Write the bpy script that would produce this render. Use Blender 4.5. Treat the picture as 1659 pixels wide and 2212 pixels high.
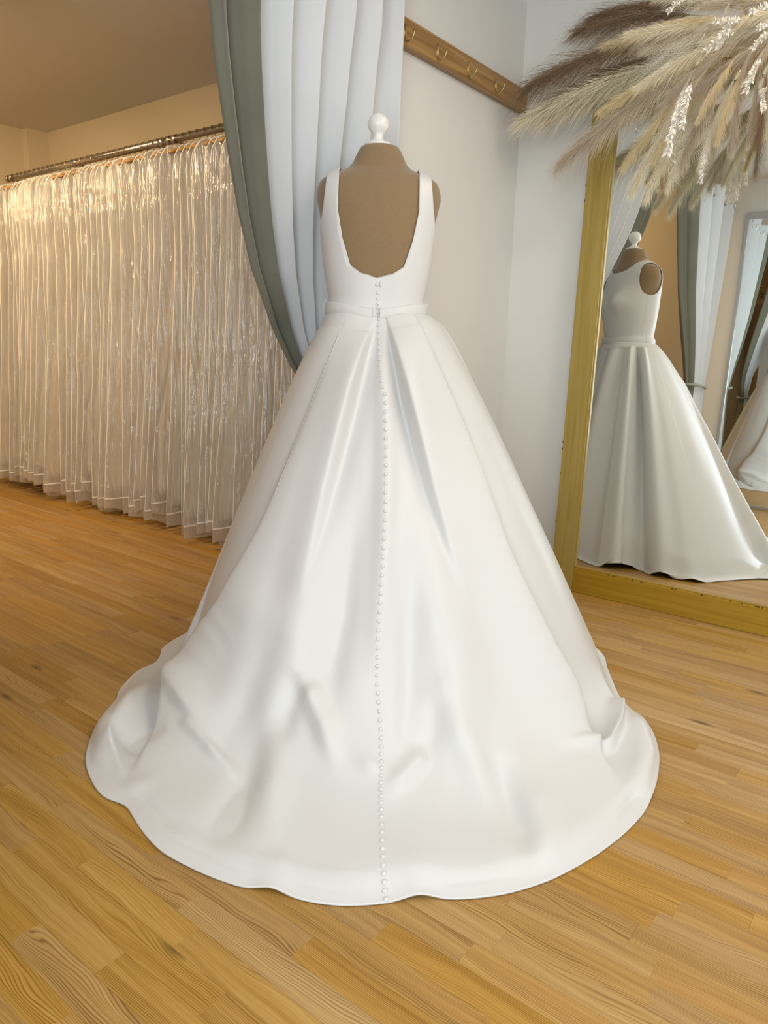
import bpy, bmesh, math, random
import numpy as np
from mathutils import Vector, Matrix
from mathutils.bvhtree import BVHTree

for o in list(bpy.data.objects):
    bpy.data.objects.remove(o)
scene = bpy.context.scene
COL = scene.collection
rng = random.Random(7)
nrg = np.random.default_rng(7)
PI = math.pi

# ------------------------------------------------------------------ camera
# solved from the floor boards, the walls, the coat rack and the rail
FPX, CX, CY = 1589.3, 829.5, 1106.0
CAMH = 1.05
PITCH, ROLL, YAW = math.radians(12.5908), math.radians(1.6007), math.radians(37.7024)
fw = np.array([-math.sin(YAW)*math.cos(PITCH), math.cos(YAW)*math.cos(PITCH), -math.sin(PITCH)])
r0 = np.array([math.cos(YAW), math.sin(YAW), 0.0])
u0 = np.cross(r0, fw)
rt = math.cos(ROLL)*r0 + math.sin(ROLL)*u0
up = -math.sin(ROLL)*r0 + math.cos(ROLL)*u0
camd = bpy.data.cameras.new('camera')
cam = bpy.data.objects.new('camera', camd)
COL.objects.link(cam)
cam.matrix_world = Matrix(((rt[0], up[0], -fw[0], 0), (rt[1], up[1], -fw[1], 0), (rt[2], up[2], -fw[2], CAMH), (0, 0, 0, 1)))
camd.sensor_fit = 'HORIZONTAL'
camd.sensor_width = 36.0
camd.lens = FPX/1659.0*36.0
camd.clip_start = 0.02
scene.camera = cam
CAM = np.array([0, 0, CAMH])

def ray(x, y):
    return ((x-CX)*rt + (CY-y)*up)/FPX + fw
def on_plane(x, y, ax, val):
    d = ray(x, y)
    return CAM + d*((val-CAM[ax])/d[ax])
def proj(p):
    q = np.asarray(p, float) - CAM
    z = q @ fw
    return CX + FPX*(q @ rt)/z, CY - FPX*(q @ up)/z

# ------------------------------------------------------------------ world, lights, exposure
world = bpy.data.worlds.new('world')
scene.world = world
world.use_nodes = True
bg = world.node_tree.nodes['Background']
bg.inputs[0].default_value = (0.80, 0.90, 1.0, 1)
bg.inputs[1].default_value = 1.0
scene.view_settings.view_transform = 'Standard'
scene.view_settings.look = 'None'
scene.view_settings.gamma = 1.0
scene.view_settings.use_curve_mapping = False
scene.view_settings.exposure = 0.0

def area_light(name, loc, target, sx, sy, power, color, spread=None):
    l = bpy.data.lights.new(name, 'AREA')
    l.shape = 'RECTANGLE'
    l.size, l.size_y = sx, sy
    l.energy = power
    l.color = color
    if spread:
        l.spread = spread
    o = bpy.data.objects.new(name, l)
    COL.objects.link(o)
    o.location = loc
    d = Vector(target) - Vector(loc)
    o.rotation_euler = d.to_track_quat('-Z', 'Y').to_euler()
    return o

# daylight through the two shop windows: one right of the room, one behind the camera to the right
area_light('side_window_daylight', (2.72, 1.2, 1.45), (-1.5, 1.2, 1.45), 2.1, 3.0, 13, (0.80, 0.91, 1.0))
area_light('front_window_daylight', (0.02, -0.40, 1.40), (0.02, 3.0, 1.40), 1.2, 2.0, 40, (0.80, 0.91, 1.0))

# flat ceiling panel of the main room and a second one added as fill (their fittings are built with the room)
area_light('panel_light', (0.6, 1.3, 2.50), (0.6, 1.3, 0), 0.58, 0.58, 11, (1.0, 0.86, 0.68))
area_light('panel_light', (-0.35, 2.15, 2.50), (-0.35, 2.15, 0), 0.58, 0.58, 4.5, (1.0, 0.86, 0.68))  # unseen panel added to brighten the wall shown in the mirror

# room constants (metres)
ZC = 2.55            # ceiling
XH = -1.763          # face of the partition with the coat rack
YM = 3.20            # wall behind the leaning mirror
YB = 3.142           # back wall of the gown alcove
XL = -5.782          # far end wall of the alcove
YF = -0.41           # wall with the second mirror
XW = 2.75            # window wall
RAILY, RAILZ = 2.742, 2.14

# ------------------------------------------------------------------ helpers
def nd(nt, t, **kw):
    n = nt.nodes.new(t)
    for k, v in kw.items():
        setattr(n, k, v)
    return n

def new_mat(name):
    m = bpy.data.materials.new(name)
    m.use_nodes = True
    nt = m.node_tree
    return m, nt, nt.nodes['Principled BSDF'], nt.nodes['Material Output']

def simple(name, col, rough=0.5, metal=0.0, spec=0.5, sheen=0.0, bump=None, var=None):
    m, nt, b, out = new_mat(name)
    b.inputs['Base Color'].default_value = (*col, 1)
    b.inputs['Roughness'].default_value = rough
    b.inputs['Metallic'].default_value = metal
    b.inputs['Specular IOR Level'].default_value = spec
    if sheen:
        b.inputs['Sheen Weight'].default_value = sheen
    tc = nd(nt, 'ShaderNodeTexCoord')
    if bump:
        n = nd(nt, 'ShaderNodeTexNoise')
        n.inputs['Scale'].default_value = bump[0]
        n.inputs['Detail'].default_value = 4
        nt.links.new(tc.outputs['Object'], n.inputs['Vector'])
        bp = nd(nt, 'ShaderNodeBump')
        bp.inputs['Strength'].default_value = bump[1]
        bp.inputs['Distance'].default_value = 0.004
        nt.links.new(n.outputs['Fac'], bp.inputs['Height'])
        nt.links.new(bp.outputs['Normal'], b.inputs['Normal'])
    if var:
        n = nd(nt, 'ShaderNodeTexNoise')
        n.inputs['Scale'].default_value = var[0]
        n.inputs['Detail'].default_value = 5
        nt.links.new(tc.outputs['Object'], n.inputs['Vector'])
        rp = nd(nt, 'ShaderNodeValToRGB')
        rp.color_ramp.elements[0].position = 0.3
        rp.color_ramp.elements[1].position = 0.7
        rp.color_ramp.elements[0].color = (*[c*(1-var[1]) for c in col], 1)
        rp.color_ramp.elements[1].color = (*[min(1, c*(1+var[1])) for c in col], 1)
        nt.links.new(n.outputs['Fac'], rp.inputs['Fac'])
        nt.links.new(rp.outputs['Color'], b.inputs['Base Color'])
    return m

def mesh_obj(name, verts, faces, mat, parent=None, smooth=True):
    me = bpy.data.meshes.new(name)
    me.from_pydata([tuple(v) for v in verts], [], [tuple(f) for f in faces])
    me.update()
    if smooth and len(me.polygons):
        me.polygons.foreach_set('use_smooth', [True]*len(me.polygons))
    if mat:
        me.materials.append(mat)
    o = bpy.data.objects.new(name, me)
    COL.objects.link(o)
    if parent:
        o.parent = parent
    return o

def empty(name, loc=(0, 0, 0)):
    o = bpy.data.objects.new(name, None)
    o.empty_display_size = 0.1
    COL.objects.link(o)
    o.location = loc
    return o

def tag(o, label, cat, group=None):
    o['label'] = label
    o['category'] = cat
    if group:
        o['group'] = group
    return o

def keep(child, parent):
    """parent without moving: mesh written in world coordinates"""
    child.parent = parent
    child.matrix_parent_inverse = Matrix.Translation(-Vector(parent.location))
    return child

def box_vf(x0, x1, y0, y1, z0, z1):
    v = [(x0, y0, z0), (x1, y0, z0), (x1, y1, z0), (x0, y1, z0), (x0, y0, z1), (x1, y0, z1), (x1, y1, z1), (x0, y1, z1)]
    f = [(3, 2, 1, 0), (4, 5, 6, 7), (0, 1, 5, 4), (1, 2, 6, 5), (2, 3, 7, 6), (3, 0, 4, 7)]
    return v, f

def box(name, b, mat, parent=None, bevel=0.0):
    v, f = box_vf(*b)
    if not bevel:
        return mesh_obj(name, v, f, mat, parent, False)
    bm = bmesh.new()
    vs = [bm.verts.new(p) for p in v]
    for q in f:
        bm.faces.new([vs[i] for i in q])
    bmesh.ops.bevel(bm, geom=bm.edges[:], offset=bevel, segments=2, profile=0.6, affect='EDGES')
    me = bpy.data.meshes.new(name)
    bm.to_mesh(me)
    bm.free()
    me.materials.append(mat)
    o = bpy.data.objects.new(name, me)
    COL.objects.link(o)
    if parent:
        o.parent = parent
    return o

def grid_faces(nr, nc, wrap=False):
    f = []
    for i in range(nr-1):
        for j in range(nc if wrap else nc-1):
            k = (j+1) % nc
            f.append((i*nc+j, i*nc+k, (i+1)*nc+k, (i+1)*nc+j))
    return f

def tube_vf(pts, rad, n=8, closed=False, caps=True):
    pts = [Vector(p) for p in pts]
    m = len(pts)
    rad = rad if hasattr(rad, '__len__') else [rad]*m
    V, F = [], []
    prev = None
    for i, p in enumerate(pts):
        if closed:
            t = pts[(i+1) % m]-pts[i-1]
        else:
            t = pts[min(i+1, m-1)]-pts[max(i-1, 0)]
        t.normalize()
        if prev is None:
            a = Vector((0, 0, 1)) if abs(t.z) < 0.9 else Vector((1, 0, 0))
            nx = t.cross(a).normalized()
        else:
            nx = (prev - t*prev.dot(t)).normalized()
        prev = nx
        ny = t.cross(nx)
        for k in range(n):
            a = 2*PI*k/n
            V.append(p + nx*(math.cos(a)*rad[i]) + ny*(math.sin(a)*rad[i]))
    for i in range(m if closed else m-1):
        j = (i+1) % m
        for k in range(n):
            l = (k+1) % n
            F.append((i*n+k, i*n+l, j*n+l, j*n+k))
    if caps and not closed:
        F.append(tuple(range(n-1, -1, -1)))
        F.append(tuple((m-1)*n+k for k in range(n)))
    return V, F

def tube(name, pts, rad, mat, parent=None, n=8, closed=False):
    v, f = tube_vf(pts, rad, n, closed)
    return mesh_obj(name, v, f, mat, parent)

def lathe(name, prof, mat, parent=None, n=28, center=(0, 0, 0)):
    V, F = [], []
    for (r, z) in prof:
        for k in range(n):
            a = 2*PI*k/n
            V.append((center[0]+r*math.cos(a), center[1]+r*math.sin(a), center[2]+z))
    F = grid_faces(len(prof), n, True)
    F.append(tuple(range(n-1, -1, -1)))
    F.append(tuple((len(prof)-1)*n+k for k in range(n)))
    return mesh_obj(name, V, F, mat, parent)

def merge(parts):
    V, F = [], []
    for v, f in parts:
        o = len(V)
        V += list(v)
        F += [tuple(i+o for i in q) for q in f]
    return V, F

_tab = np.random.default_rng(3).random((256, 256))
def vnoise(x, y):
    x = np.asarray(x, float); y = np.asarray(y, float)
    xi = np.floor(x).astype(int); yi = np.floor(y).astype(int)
    fx = x-xi; fy = y-yi
    fx = fx*fx*(3-2*fx); fy = fy*fy*(3-2*fy)
    g = lambda a, b: _tab[a % 256, b % 256]
    return (g(xi, yi)*(1-fx)+g(xi+1, yi)*fx)*(1-fy) + (g(xi, yi+1)*(1-fx)+g(xi+1, yi+1)*fx)*fy - 0.5
def sstep(a, b, x):
    t = np.clip((np.asarray(x, float)-a)/(b-a), 0, 1)
    return t*t*(3-2*t)

# ------------------------------------------------------------------ materials
M_WALL = simple('wall_paint', (0.83, 0.815, 0.77), 0.65, spec=0.25, bump=(220, 0.08))
M_ALCOVE = simple('alcove_paint', (0.56, 0.465, 0.32), 0.7, spec=0.2, bump=(220, 0.08))
M_CEIL = simple('ceiling_paint', (0.76, 0.735, 0.69), 0.8, spec=0.2, bump=(150, 0.05))

def floor_material():
    m, nt, b, out = new_mat('oak_laminate')
    L = nt.links.new
    tc = nd(nt, 'ShaderNodeTexCoord')
    at = nd(nt, 'ShaderNodeAttribute', attribute_name='plank_tone')
    sep = nd(nt, 'ShaderNodeSeparateXYZ')
    L(tc.outputs['Object'], sep.inputs[0])
    def mth(op, a, c=None, v=None):
        n = nd(nt, 'ShaderNodeMath', operation=op)
        if hasattr(a, 'links'): L(a, n.inputs[0])
        else: n.inputs[0].default_value = a
        if c is not None:
            if hasattr(c, 'links'): L(c, n.inputs[1])
            else: n.inputs[1].default_value = c
        return n.outputs[0]
    off = mth('MULTIPLY', at.outputs['Fac'], 37.0)
    def coords(sx, sy, yoff=None):
        c = nd(nt, 'ShaderNodeCombineXYZ')
        L(mth('MULTIPLY', mth('ADD', sep.outputs[0], off), sx), c.inputs[0])
        ysrc = sep.outputs[1] if yoff is None else mth('ADD', sep.outputs[1], yoff)
        L(mth('MULTIPLY', ysrc, sy), c.inputs[1])
        L(off, c.inputs[2])
        return c.outputs[0]
    def noise(vec, detail, rough=0.5, dist=0.0):
        n = nd(nt, 'ShaderNodeTexNoise')
        n.inputs['Scale'].default_value = 1.0
        n.inputs['Detail'].default_value = detail
        n.inputs['Roughness'].default_value = rough
        n.inputs['Distortion'].default_value = dist
        L(vec, n.inputs['Vector'])
        return n.outputs['Fac']
    warp = mth('MULTIPLY', mth('SUBTRACT', noise(coords(2.2, 9.0), 2), 0.5), 0.075)
    rings = noise(coords(0.9, 60.0, warp), 3, 0.6)           # growth rings, flowing
    fine = noise(coords(6.0, 420.0, warp), 3, 0.6)           # fibres
    pores = noise(coords(24.0, 900.0, warp), 2, 0.5)
    # dark year lines that bend into cathedral figures
    ph_ = mth('ADD', mth('MULTIPLY', mth('ADD', sep.outputs[1], mth('MULTIPLY', warp, 1.0)), 1500.0), mth('MULTIPLY', noise(coords(0.9, 18.0), 3), 30.0))
    yl = mth('POWER', mth('ADD', mth('MULTIPLY', mth('SINE', ph_), 0.5), 0.5), 3.2)
    ymask = nd(nt, 'ShaderNodeMapRange')
    L(noise(coords(2.0, 30.0), 2), ymask.inputs[0])
    ymask.inputs[1].default_value = 0.36; ymask.inputs[2].default_value = 0.66
    ymask.inputs[3].default_value = 0.12; ymask.inputs[4].default_value = 1.0
    yl = mth('MULTIPLY', mth('MULTIPLY', yl, ymask.outputs[0]), fine)
    knots = nd(nt, 'ShaderNodeTexVoronoi')
    knots.inputs['Scale'].default_value = 1.0
    L(coords(2.3, 6.5), knots.inputs['Vector'])
    rp = nd(nt, 'ShaderNodeValToRGB')
    e = rp.color_ramp.elements
    e[0].position, e[0].color = 0.28, (0.215, 0.100, 0.022, 1)
    e[1].position, e[1].color = 0.74, (0.555, 0.345, 0.118, 1)
    x = e.new(0.5); x.color = (0.405, 0.222, 0.058, 1)
    mix = mth('ADD', mth('MULTIPLY', rings, 0.52), mth('MULTIPLY', fine, 0.34))
    mix = mth('ADD', mix, mth('MULTIPLY', pores, 0.14))
    mix = mth('ADD', mix, mth('MULTIPLY', mth('SUBTRACT', at.outputs['Fac'], 0.5), 0.11))
    mix = mth('SUBTRACT', mth('ADD', mix, 0.075), mth('MULTIPLY', yl, 0.60))
    L(mix, rp.inputs['Fac'])
    # grey-tan planks among the honey ones
    hs = nd(nt, 'ShaderNodeHueSaturation')
    sat = nd(nt, 'ShaderNodeMapRange')
    frac = mth('FRACT', mth('MULTIPLY', at.outputs['Fac'], 7.3))
    L(frac, sat.inputs[0])
    sat.inputs[3].default_value = 0.92
    sat.inputs[4].default_value = 1.08
    L(sat.outputs[0], hs.inputs['Saturation'])
    L(rp.outputs['Color'], hs.inputs['Color'])
    kr = nd(nt, 'ShaderNodeMapRange')
    L(knots.outputs['Distance'], kr.inputs[0])
    kr.inputs[1].default_value = 0.02
    kr.inputs[2].default_value = 0.11
    kr.inputs[3].default_value = 0.35
    kr.inputs[4].default_value = 1.0
    mx = nd(nt, 'ShaderNodeMix', data_type='RGBA', blend_type='MULTIPLY')
    mx.inputs[0].default_value = 1.0
    L(hs.outputs['Color'], mx.inputs[6])
    L(kr.outputs[0], mx.inputs[7])
    L(mx.outputs[2], b.inputs['Base Color'])
    b.inputs['Roughness'].default_value = 0.42
    b.inputs['Specular IOR Level'].default_value = 0.35
    bp = nd(nt, 'ShaderNodeBump')
    bp.inputs['Strength'].default_value = 0.12
    bp.inputs['Distance'].default_value = 0.001
    L(fine, bp.inputs['Height'])
    L(bp.outputs['Normal'], b.inputs['Normal'])
    return m
M_FLOOR = floor_material()

def satin(name, col, rough=0.36, sheen=0.25):
    m, nt, b, out = new_mat(name)
    L = nt.links.new
    b.inputs['Base Color'].default_value = (*col, 1)
    b.inputs['Roughness'].default_value = rough
    b.inputs['Specular IOR Level'].default_value = 0.36
    b.inputs['Sheen Weight'].default_value = sheen
    b.inputs['Sheen Roughness'].default_value = 0.4
    tc = nd(nt, 'ShaderNodeTexCoord')
    n = nd(nt, 'ShaderNodeTexNoise')
    n.inputs['Scale'].default_value = 900
    n2 = nd(nt, 'ShaderNodeTexNoise')
    n2.inputs['Scale'].default_value = 14
    n2.inputs['Detail'].default_value = 3
    L(tc.outputs['Object'], n.inputs['Vector'])
    L(tc.outputs['Object'], n2.inputs['Vector'])
    ad = nd(nt, 'ShaderNodeMath', operation='MULTIPLY_ADD')
    L(n2.outputs['Fac'], ad.inputs[0])
    ad.inputs[1].default_value = 6.0
    L(n.outputs['Fac'], ad.inputs[2])
    bp = nd(nt, 'ShaderNodeBump')
    bp.inputs['Strength'].default_value = 0.10
    bp.inputs['Distance'].default_value = 0.0012
    L(ad.outputs[0], bp.inputs['Height'])
    L(bp.outputs['Normal'], b.inputs['Normal'])
    return m
M_SATIN = satin('ivory_satin', (0.70, 0.69, 0.675), 0.40, 0.10)
M_BUTTON = satin('covered_button_satin', (0.72, 0.70, 0.68), 0.28, 0.1)
M_THREAD = simple('ivory_thread', (0.74, 0.71, 0.67), 0.6)
M_ZIP = simple('zip_nylon', (0.72, 0.71, 0.69), 0.4)
M_METAL = simple('brushed_steel', (0.62, 0.58, 0.52), 0.25, 1.0)
M_BRASS = simple('old_brass', (0.55, 0.42, 0.20), 0.32, 1.0)
M_CHROME = simple('chrome', (0.75, 0.75, 0.75), 0.12, 1.0)
M_FORM = simple('tan_velour', (0.27, 0.18, 0.095), 0.85, spec=0.15, sheen=0.35, bump=(700, 0.25), var=(160, 0.06))
M_WHITEPAINT = simple('white_gloss_paint', (0.86, 0.83, 0.80), 0.22)
M_BLACK = simple('dark_iron', (0.04, 0.04, 0.04), 0.5, 0.5)
M_SAGE = simple('sage_velvet', (0.18, 0.18, 0.135), 0.9, spec=0.1, sheen=0.5, bump=(60, 0.10), var=(5, 0.10))
M_LINING = simple('white_lining', (0.68, 0.69, 0.70), 0.8, spec=0.15, bump=(120, 0.05))
M_ROPE = simple('sage_rope', (0.36, 0.37, 0.31), 0.8, bump=(300, 0.3))
M_SILVER = simple('silver_frame', (0.55, 0.55, 0.55), 0.35, 0.8)
M_CAPTRIM = simple('white_trim', (0.82, 0.80, 0.76), 0.4)
M_IVORY = simple('ivory_gown_cloth', (0.84, 0.76, 0.64), 0.6, sheen=0.2, bump=(30, 0.2), var=(9, 0.08))
M_PIPING = simple('white_piping', (0.84, 0.80, 0.73), 0.5)
M_HANGERWOOD = simple('hanger_wood', (0.45, 0.25, 0.08), 0.4, var=(30, 0.2))

def wood(name, c0, c1, axis, scale=1.0, rough=0.4, metal=0.0, chips=None, worn=0.0):
    m, nt, b, out = new_mat(name)
    L = nt.links.new
    tc = nd(nt, 'ShaderNodeTexCoord')
    mp = nd(nt, 'ShaderNodeMapping')
    s = [55.0*scale]*3
    s[axis] = 1.6*scale
    mp.inputs['Scale'].default_value = s
    L(tc.outputs['Object'], mp.inputs['Vector'])
    n = nd(nt, 'ShaderNodeTexNoise')
    n.inputs['Scale'].default_value = 1.0
    n.inputs['Detail'].default_value = 4
    n.inputs['Distortion'].default_value = 0.8
    L(mp.outputs[0], n.inputs['Vector'])
    rp = nd(nt, 'ShaderNodeValToRGB')
    rp.color_ramp.elements[0].position, rp.color_ramp.elements[0].color = 0.36, (*c0, 1)
    rp.color_ramp.elements[1].position, rp.color_ramp.elements[1].color = 0.62, (*c1, 1)
    L(n.outputs['Fac'], rp.inputs['Fac'])
    L(rp.outputs['Color'], b.inputs['Base Color'])
    b.inputs['Roughness'].default_value = rough
    b.inputs['Metallic'].default_value = metal
    bp = nd(nt, 'ShaderNodeBump')
    bp.inputs['Strength'].default_value = 0.15
    bp.inputs['Distance'].default_value = 0.001
    L(n.outputs['Fac'], bp.inputs['Height'])
    L(bp.outputs['Normal'], b.inputs['Normal'])
    return m
M_PINE = wood('varnished_pine', (0.27, 0.135, 0.035), (0.46, 0.265, 0.085), 1, 1.0, 0.35)
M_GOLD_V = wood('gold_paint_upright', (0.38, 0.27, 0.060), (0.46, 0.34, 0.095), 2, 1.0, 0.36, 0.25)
M_GOLD_H_FLOORTINT = wood('gold_level_floor_reflection', (0.36, 0.205, 0.012), (0.43, 0.26, 0.022), 0, 1.0, 0.36, 0.25)  # level grain; the orange floor's reflection is put into this gold

def mirror_mat():
    m, nt, b, out = new_mat('mirror_silvering')
    b.inputs['Base Color'].default_value = (0.93, 0.96, 0.94, 1)
    b.inputs['Metallic'].default_value = 1.0
    b.inputs['Roughness'].default_value = 0.0
    return m
M_MIRROR = mirror_mat()

def plastic_mat():
    m, nt, b, out = new_mat('clear_plastic')
    L = nt.links.new
    b.inputs['Base Color'].default_value = (0.95, 0.92, 0.87, 1)
    b.inputs['Roughness'].default_value = 0.5
    b.inputs['Subsurface Weight'].default_value = 0.0
    tl = nd(nt, 'ShaderNodeBsdfTranslucent')
    tl.inputs['Color'].default_value = (0.95, 0.92, 0.87, 1)
    tr = nd(nt, 'ShaderNodeBsdfTransparent')
    gl = nd(nt, 'ShaderNodeBsdfGlossy')
    gl.inputs['Roughness'].default_value = 0.10
    tc = nd(nt, 'ShaderNodeTexCoord')
    mp = nd(nt, 'ShaderNodeMapping')
    mp.inputs['Scale'].default_value = (22, 22, 6)
    L(tc.outputs['Object'], mp.inputs['Vector'])
    n = nd(nt, 'ShaderNodeTexNoise')
    n.inputs['Scale'].default_value = 1.0
    n.inputs['Detail'].default_value = 5
    n.inputs['Distortion'].default_value = 1.2
    L(mp.outputs[0], n.inputs['Vector'])
    bp = nd(nt, 'ShaderNodeBump')
    bp.inputs['Strength'].default_value = 1.0
    bp.inputs['Distance'].default_value = 0.045
    L(n.outputs['Fac'], bp.inputs['Height'])
    L(bp.outputs['Normal'], gl.inputs['Normal'])
    b.inputs['Specular IOR Level'].default_value = 0.0
    m1 = nd(nt, 'ShaderNodeMixShader')
    m1.inputs[0].default_value = 0.46
    m0 = nd(nt, 'ShaderNodeMixShader')
    m0.inputs[0].default_value = 0.35
    L(b.outputs[0], m0.inputs[1])
    L(tl.outputs[0], m0.inputs[2])
    L(tr.outputs[0], m1.inputs[1])
    L(m0.outputs[0], m1.inputs[2])
    m2 = nd(nt, 'ShaderNodeMixShader')
    m2.inputs[0].default_value = 0.25
    L(m1.outputs[0], m2.inputs[1])
    L(gl.outputs[0], m2.inputs[2])
    L(m2.outputs[0], out.inputs['Surface'])
    return m
M_PLASTIC = plastic_mat()

def struct(o):
    o['kind'] = 'structure'
    return o

# ------------------------------------------------------------------ the room shell
T = 0.12
floor = struct(box('floor', (XL-T, XW+T, YF-T, YM+T, -0.10, -0.012), simple('subfloor', (0.12, 0.07, 0.03), 0.8)))
struct(box('ceiling', (XL-T, XW+T, YF-T, YM+T, ZC, ZC+0.1), M_CEIL))
struct(box('wall_mirror', (XH-0.10, XW+T, YM, YM+T, 0, ZC), M_WALL))
struct(box('wall_alcove_back', (XL-T, XH-0.10, YB, YM+T, 0, ZC), M_ALCOVE))
struct(box('wall_alcove_end', (XL-T, XL, YF-T, YB, 0, ZC), M_ALCOVE))
struct(box('trim_1', (XL, XL+0.075, YB-0.16, YB, 0, ZC), M_ALCOVE))
struct(box('wall_partition', (XH-0.10, XH, 2.285, YM, 0, ZC), M_WALL))
struct(mesh_obj('wall_front', *merge([box_vf(XH, -0.60, YF-T, YF, 0, ZC), box_vf(0.64, XW+T, YF-T, YF, 0, ZC),
      box_vf(-0.60, 0.64, YF-T, YF, 0, 0.35), box_vf(-0.60, 0.64, YF-T, YF, 2.45, ZC)]), M_WALL, None, False))
struct(mesh_obj('window_2', *merge([box_vf(-0.60, -0.54, YF-0.09, YF-0.04, 0.35, 2.45), box_vf(0.58, 0.64, YF-0.09, YF-0.04, 0.35, 2.45),
      box_vf(-0.60, 0.64, YF-0.09, YF-0.04, 0.35, 0.41), box_vf(-0.60, 0.64, YF-0.09, YF-0.04, 2.39, 2.45), box_vf(0.0, 0.04, YF-0.09, YF-0.04, 0.41, 2.39)]), M_CAPTRIM, None, False))
struct(box('wall_alcove_front', (XL-T, XH, YF-T, YF, 0, ZC), M_ALCOVE))
em_, nt_, b_, o_ = new_mat('panel_diffuser')
b_.inputs['Emission Color'].default_value = (1.0, 0.86, 0.68, 1)
b_.inputs['Emission Strength'].default_value = 5.0
for px_, py_, lab_ in ((0.6, 1.3, 'square flat ceiling light panel between the two windows'), (-0.35, 2.15, 'unseen square ceiling light panel added beside the gold framed mirror for more light')):
    pan = tag(empty('ceiling_panel_light', (px_, py_, ZC)), lab_, 'ceiling light')
    keep(mesh_obj('frame', *merge([box_vf(px_-.32, px_+.32, py_-.32, py_-.29, ZC-0.05, ZC), box_vf(px_-.32, px_+.32, py_+.29, py_+.32, ZC-0.05, ZC), box_vf(px_-.32, px_-.29, py_-.29, py_+.29, ZC-0.05, ZC), box_vf(px_+.29, px_+.32, py_-.29, py_+.29, ZC-0.05, ZC)]), M_CAPTRIM, None, False), pan)
    keep(mesh_obj('diffuser', *box_vf(px_-.29, px_+.29, py_-.29, py_+.29, ZC-0.046, ZC-0.04), em_, None, False), pan)
# window wall on the right: piers, sill and head round a wide opening, frame and mullions
wl = struct(mesh_obj('wall_window', *merge([box_vf(XW, XW+T, YF, -0.32, 0, ZC), box_vf(XW, XW+T, 2.78, YM, 0, ZC),
      box_vf(XW, XW+T, -0.32, 2.78, 0, 0.35), box_vf(XW, XW+T, -0.32, 2.78, 2.5, ZC)]), M_WALL, None, False))
wn = struct(mesh_obj('window_1', *merge([box_vf(XW+0.03, XW+0.08, -0.32, -0.26, 0.35, 2.5), box_vf(XW+0.03, XW+0.08, 2.72, 2.78, 0.35, 2.5),
      box_vf(XW+0.03, XW+0.08, -0.32, 2.78, 0.35, 0.41), box_vf(XW+0.03, XW+0.08, -0.32, 2.78, 2.44, 2.5),
      box_vf(XW+0.03, XW+0.08, 1.20, 1.26, 0.41, 2.44)]), M_CAPTRIM, None, False))

# ------------------------------------------------------------------ hem outline of the gown, solved on the floor
CG = np.array([-1.542, 1.923])            # axis of the dress form
EF = np.array([-0.626, 0.780])            # away from the camera
ER = np.array([0.780, 0.626])             # to the right
def polar(phi, rho):
    """phi 0 = centre back (towards the camera), + to the right"""
    s, c = np.sin(phi), np.cos(phi)
    return CG[0] + rho*(s*ER[0]-c*EF[0]), CG[1] + rho*(s*ER[1]-c*EF[1])
HEM = [(-180, .42), (-160, .50), (-145, .57), (-130, .63), (-118, .68), (-111, .70), (-104, .685), (-98, .675), (-92, .70), (-86, .722), (-80, .715), (-76, .728), (-73, .78),
       (-68, .815), (-63, .85), (-59, .865), (-56.6, .88), (-51.4, .95), (-45.7, 1.018), (-42.4, 1.052), (-37.7, 1.083), (-34, 1.105), (-32.0, 1.103), (-30.3, 1.092), (-27.9, 1.117),
       (-24.7, 1.150), (-21.2, 1.184), (-15.3, 1.214), (-10.8, 1.232), (-8.4, 1.224), (-5.4, 1.246), (-1.7, 1.254), (2.2, 1.245), (5.2, 1.231), (8.7, 1.246), (13.1, 1.248),
       (17.9, 1.235), (23.3, 1.209), (30.1, 1.175), (35.7, 1.144), (42.1, 1.097), (47.9, 1.053), (54.2, 1.0), (59.2, .935), (63, .885), (66.5, .862), (70, .848), (75, .836), (80, .829), (87, .838),
       (92, .80), (97, .745), (102, .705), (107, .64), (112, .60), (116, .625), (120, .645), (127, .60), (138, .50), (155, .44), (180, .42)]
CONE = [(-180, .42), (-150, .50), (-125, .57), (-105, .60), (-90, .62), (-75, .66), (-60, .70), (-45, .75), (-30, .80), (0, .84), (30, .86), (50, .86), (65, .84), (80, .82), (90, .81), (100, .73), (112, .61), (125, .60), (138, .50), (155, .44), (180, .42)]
def periodic(tab, deg):
    a = np.array([t[0] for t in tab]); v = np.array([t[1] for t in tab])
    fine = np.arange(-180, 180, 0.25)
    q = np.interp(fine, a, v)
    k = np.exp(-0.5*(np.arange(-16, 17)*0.25/1.1)**2); k /= k.sum()
    q = np.convolve(np.concatenate([q[-16:], q, q[:16]]), k, 'valid')
    return np.interp(np.asarray(deg), np.append(fine, 180), np.append(q, q[0]))

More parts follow.
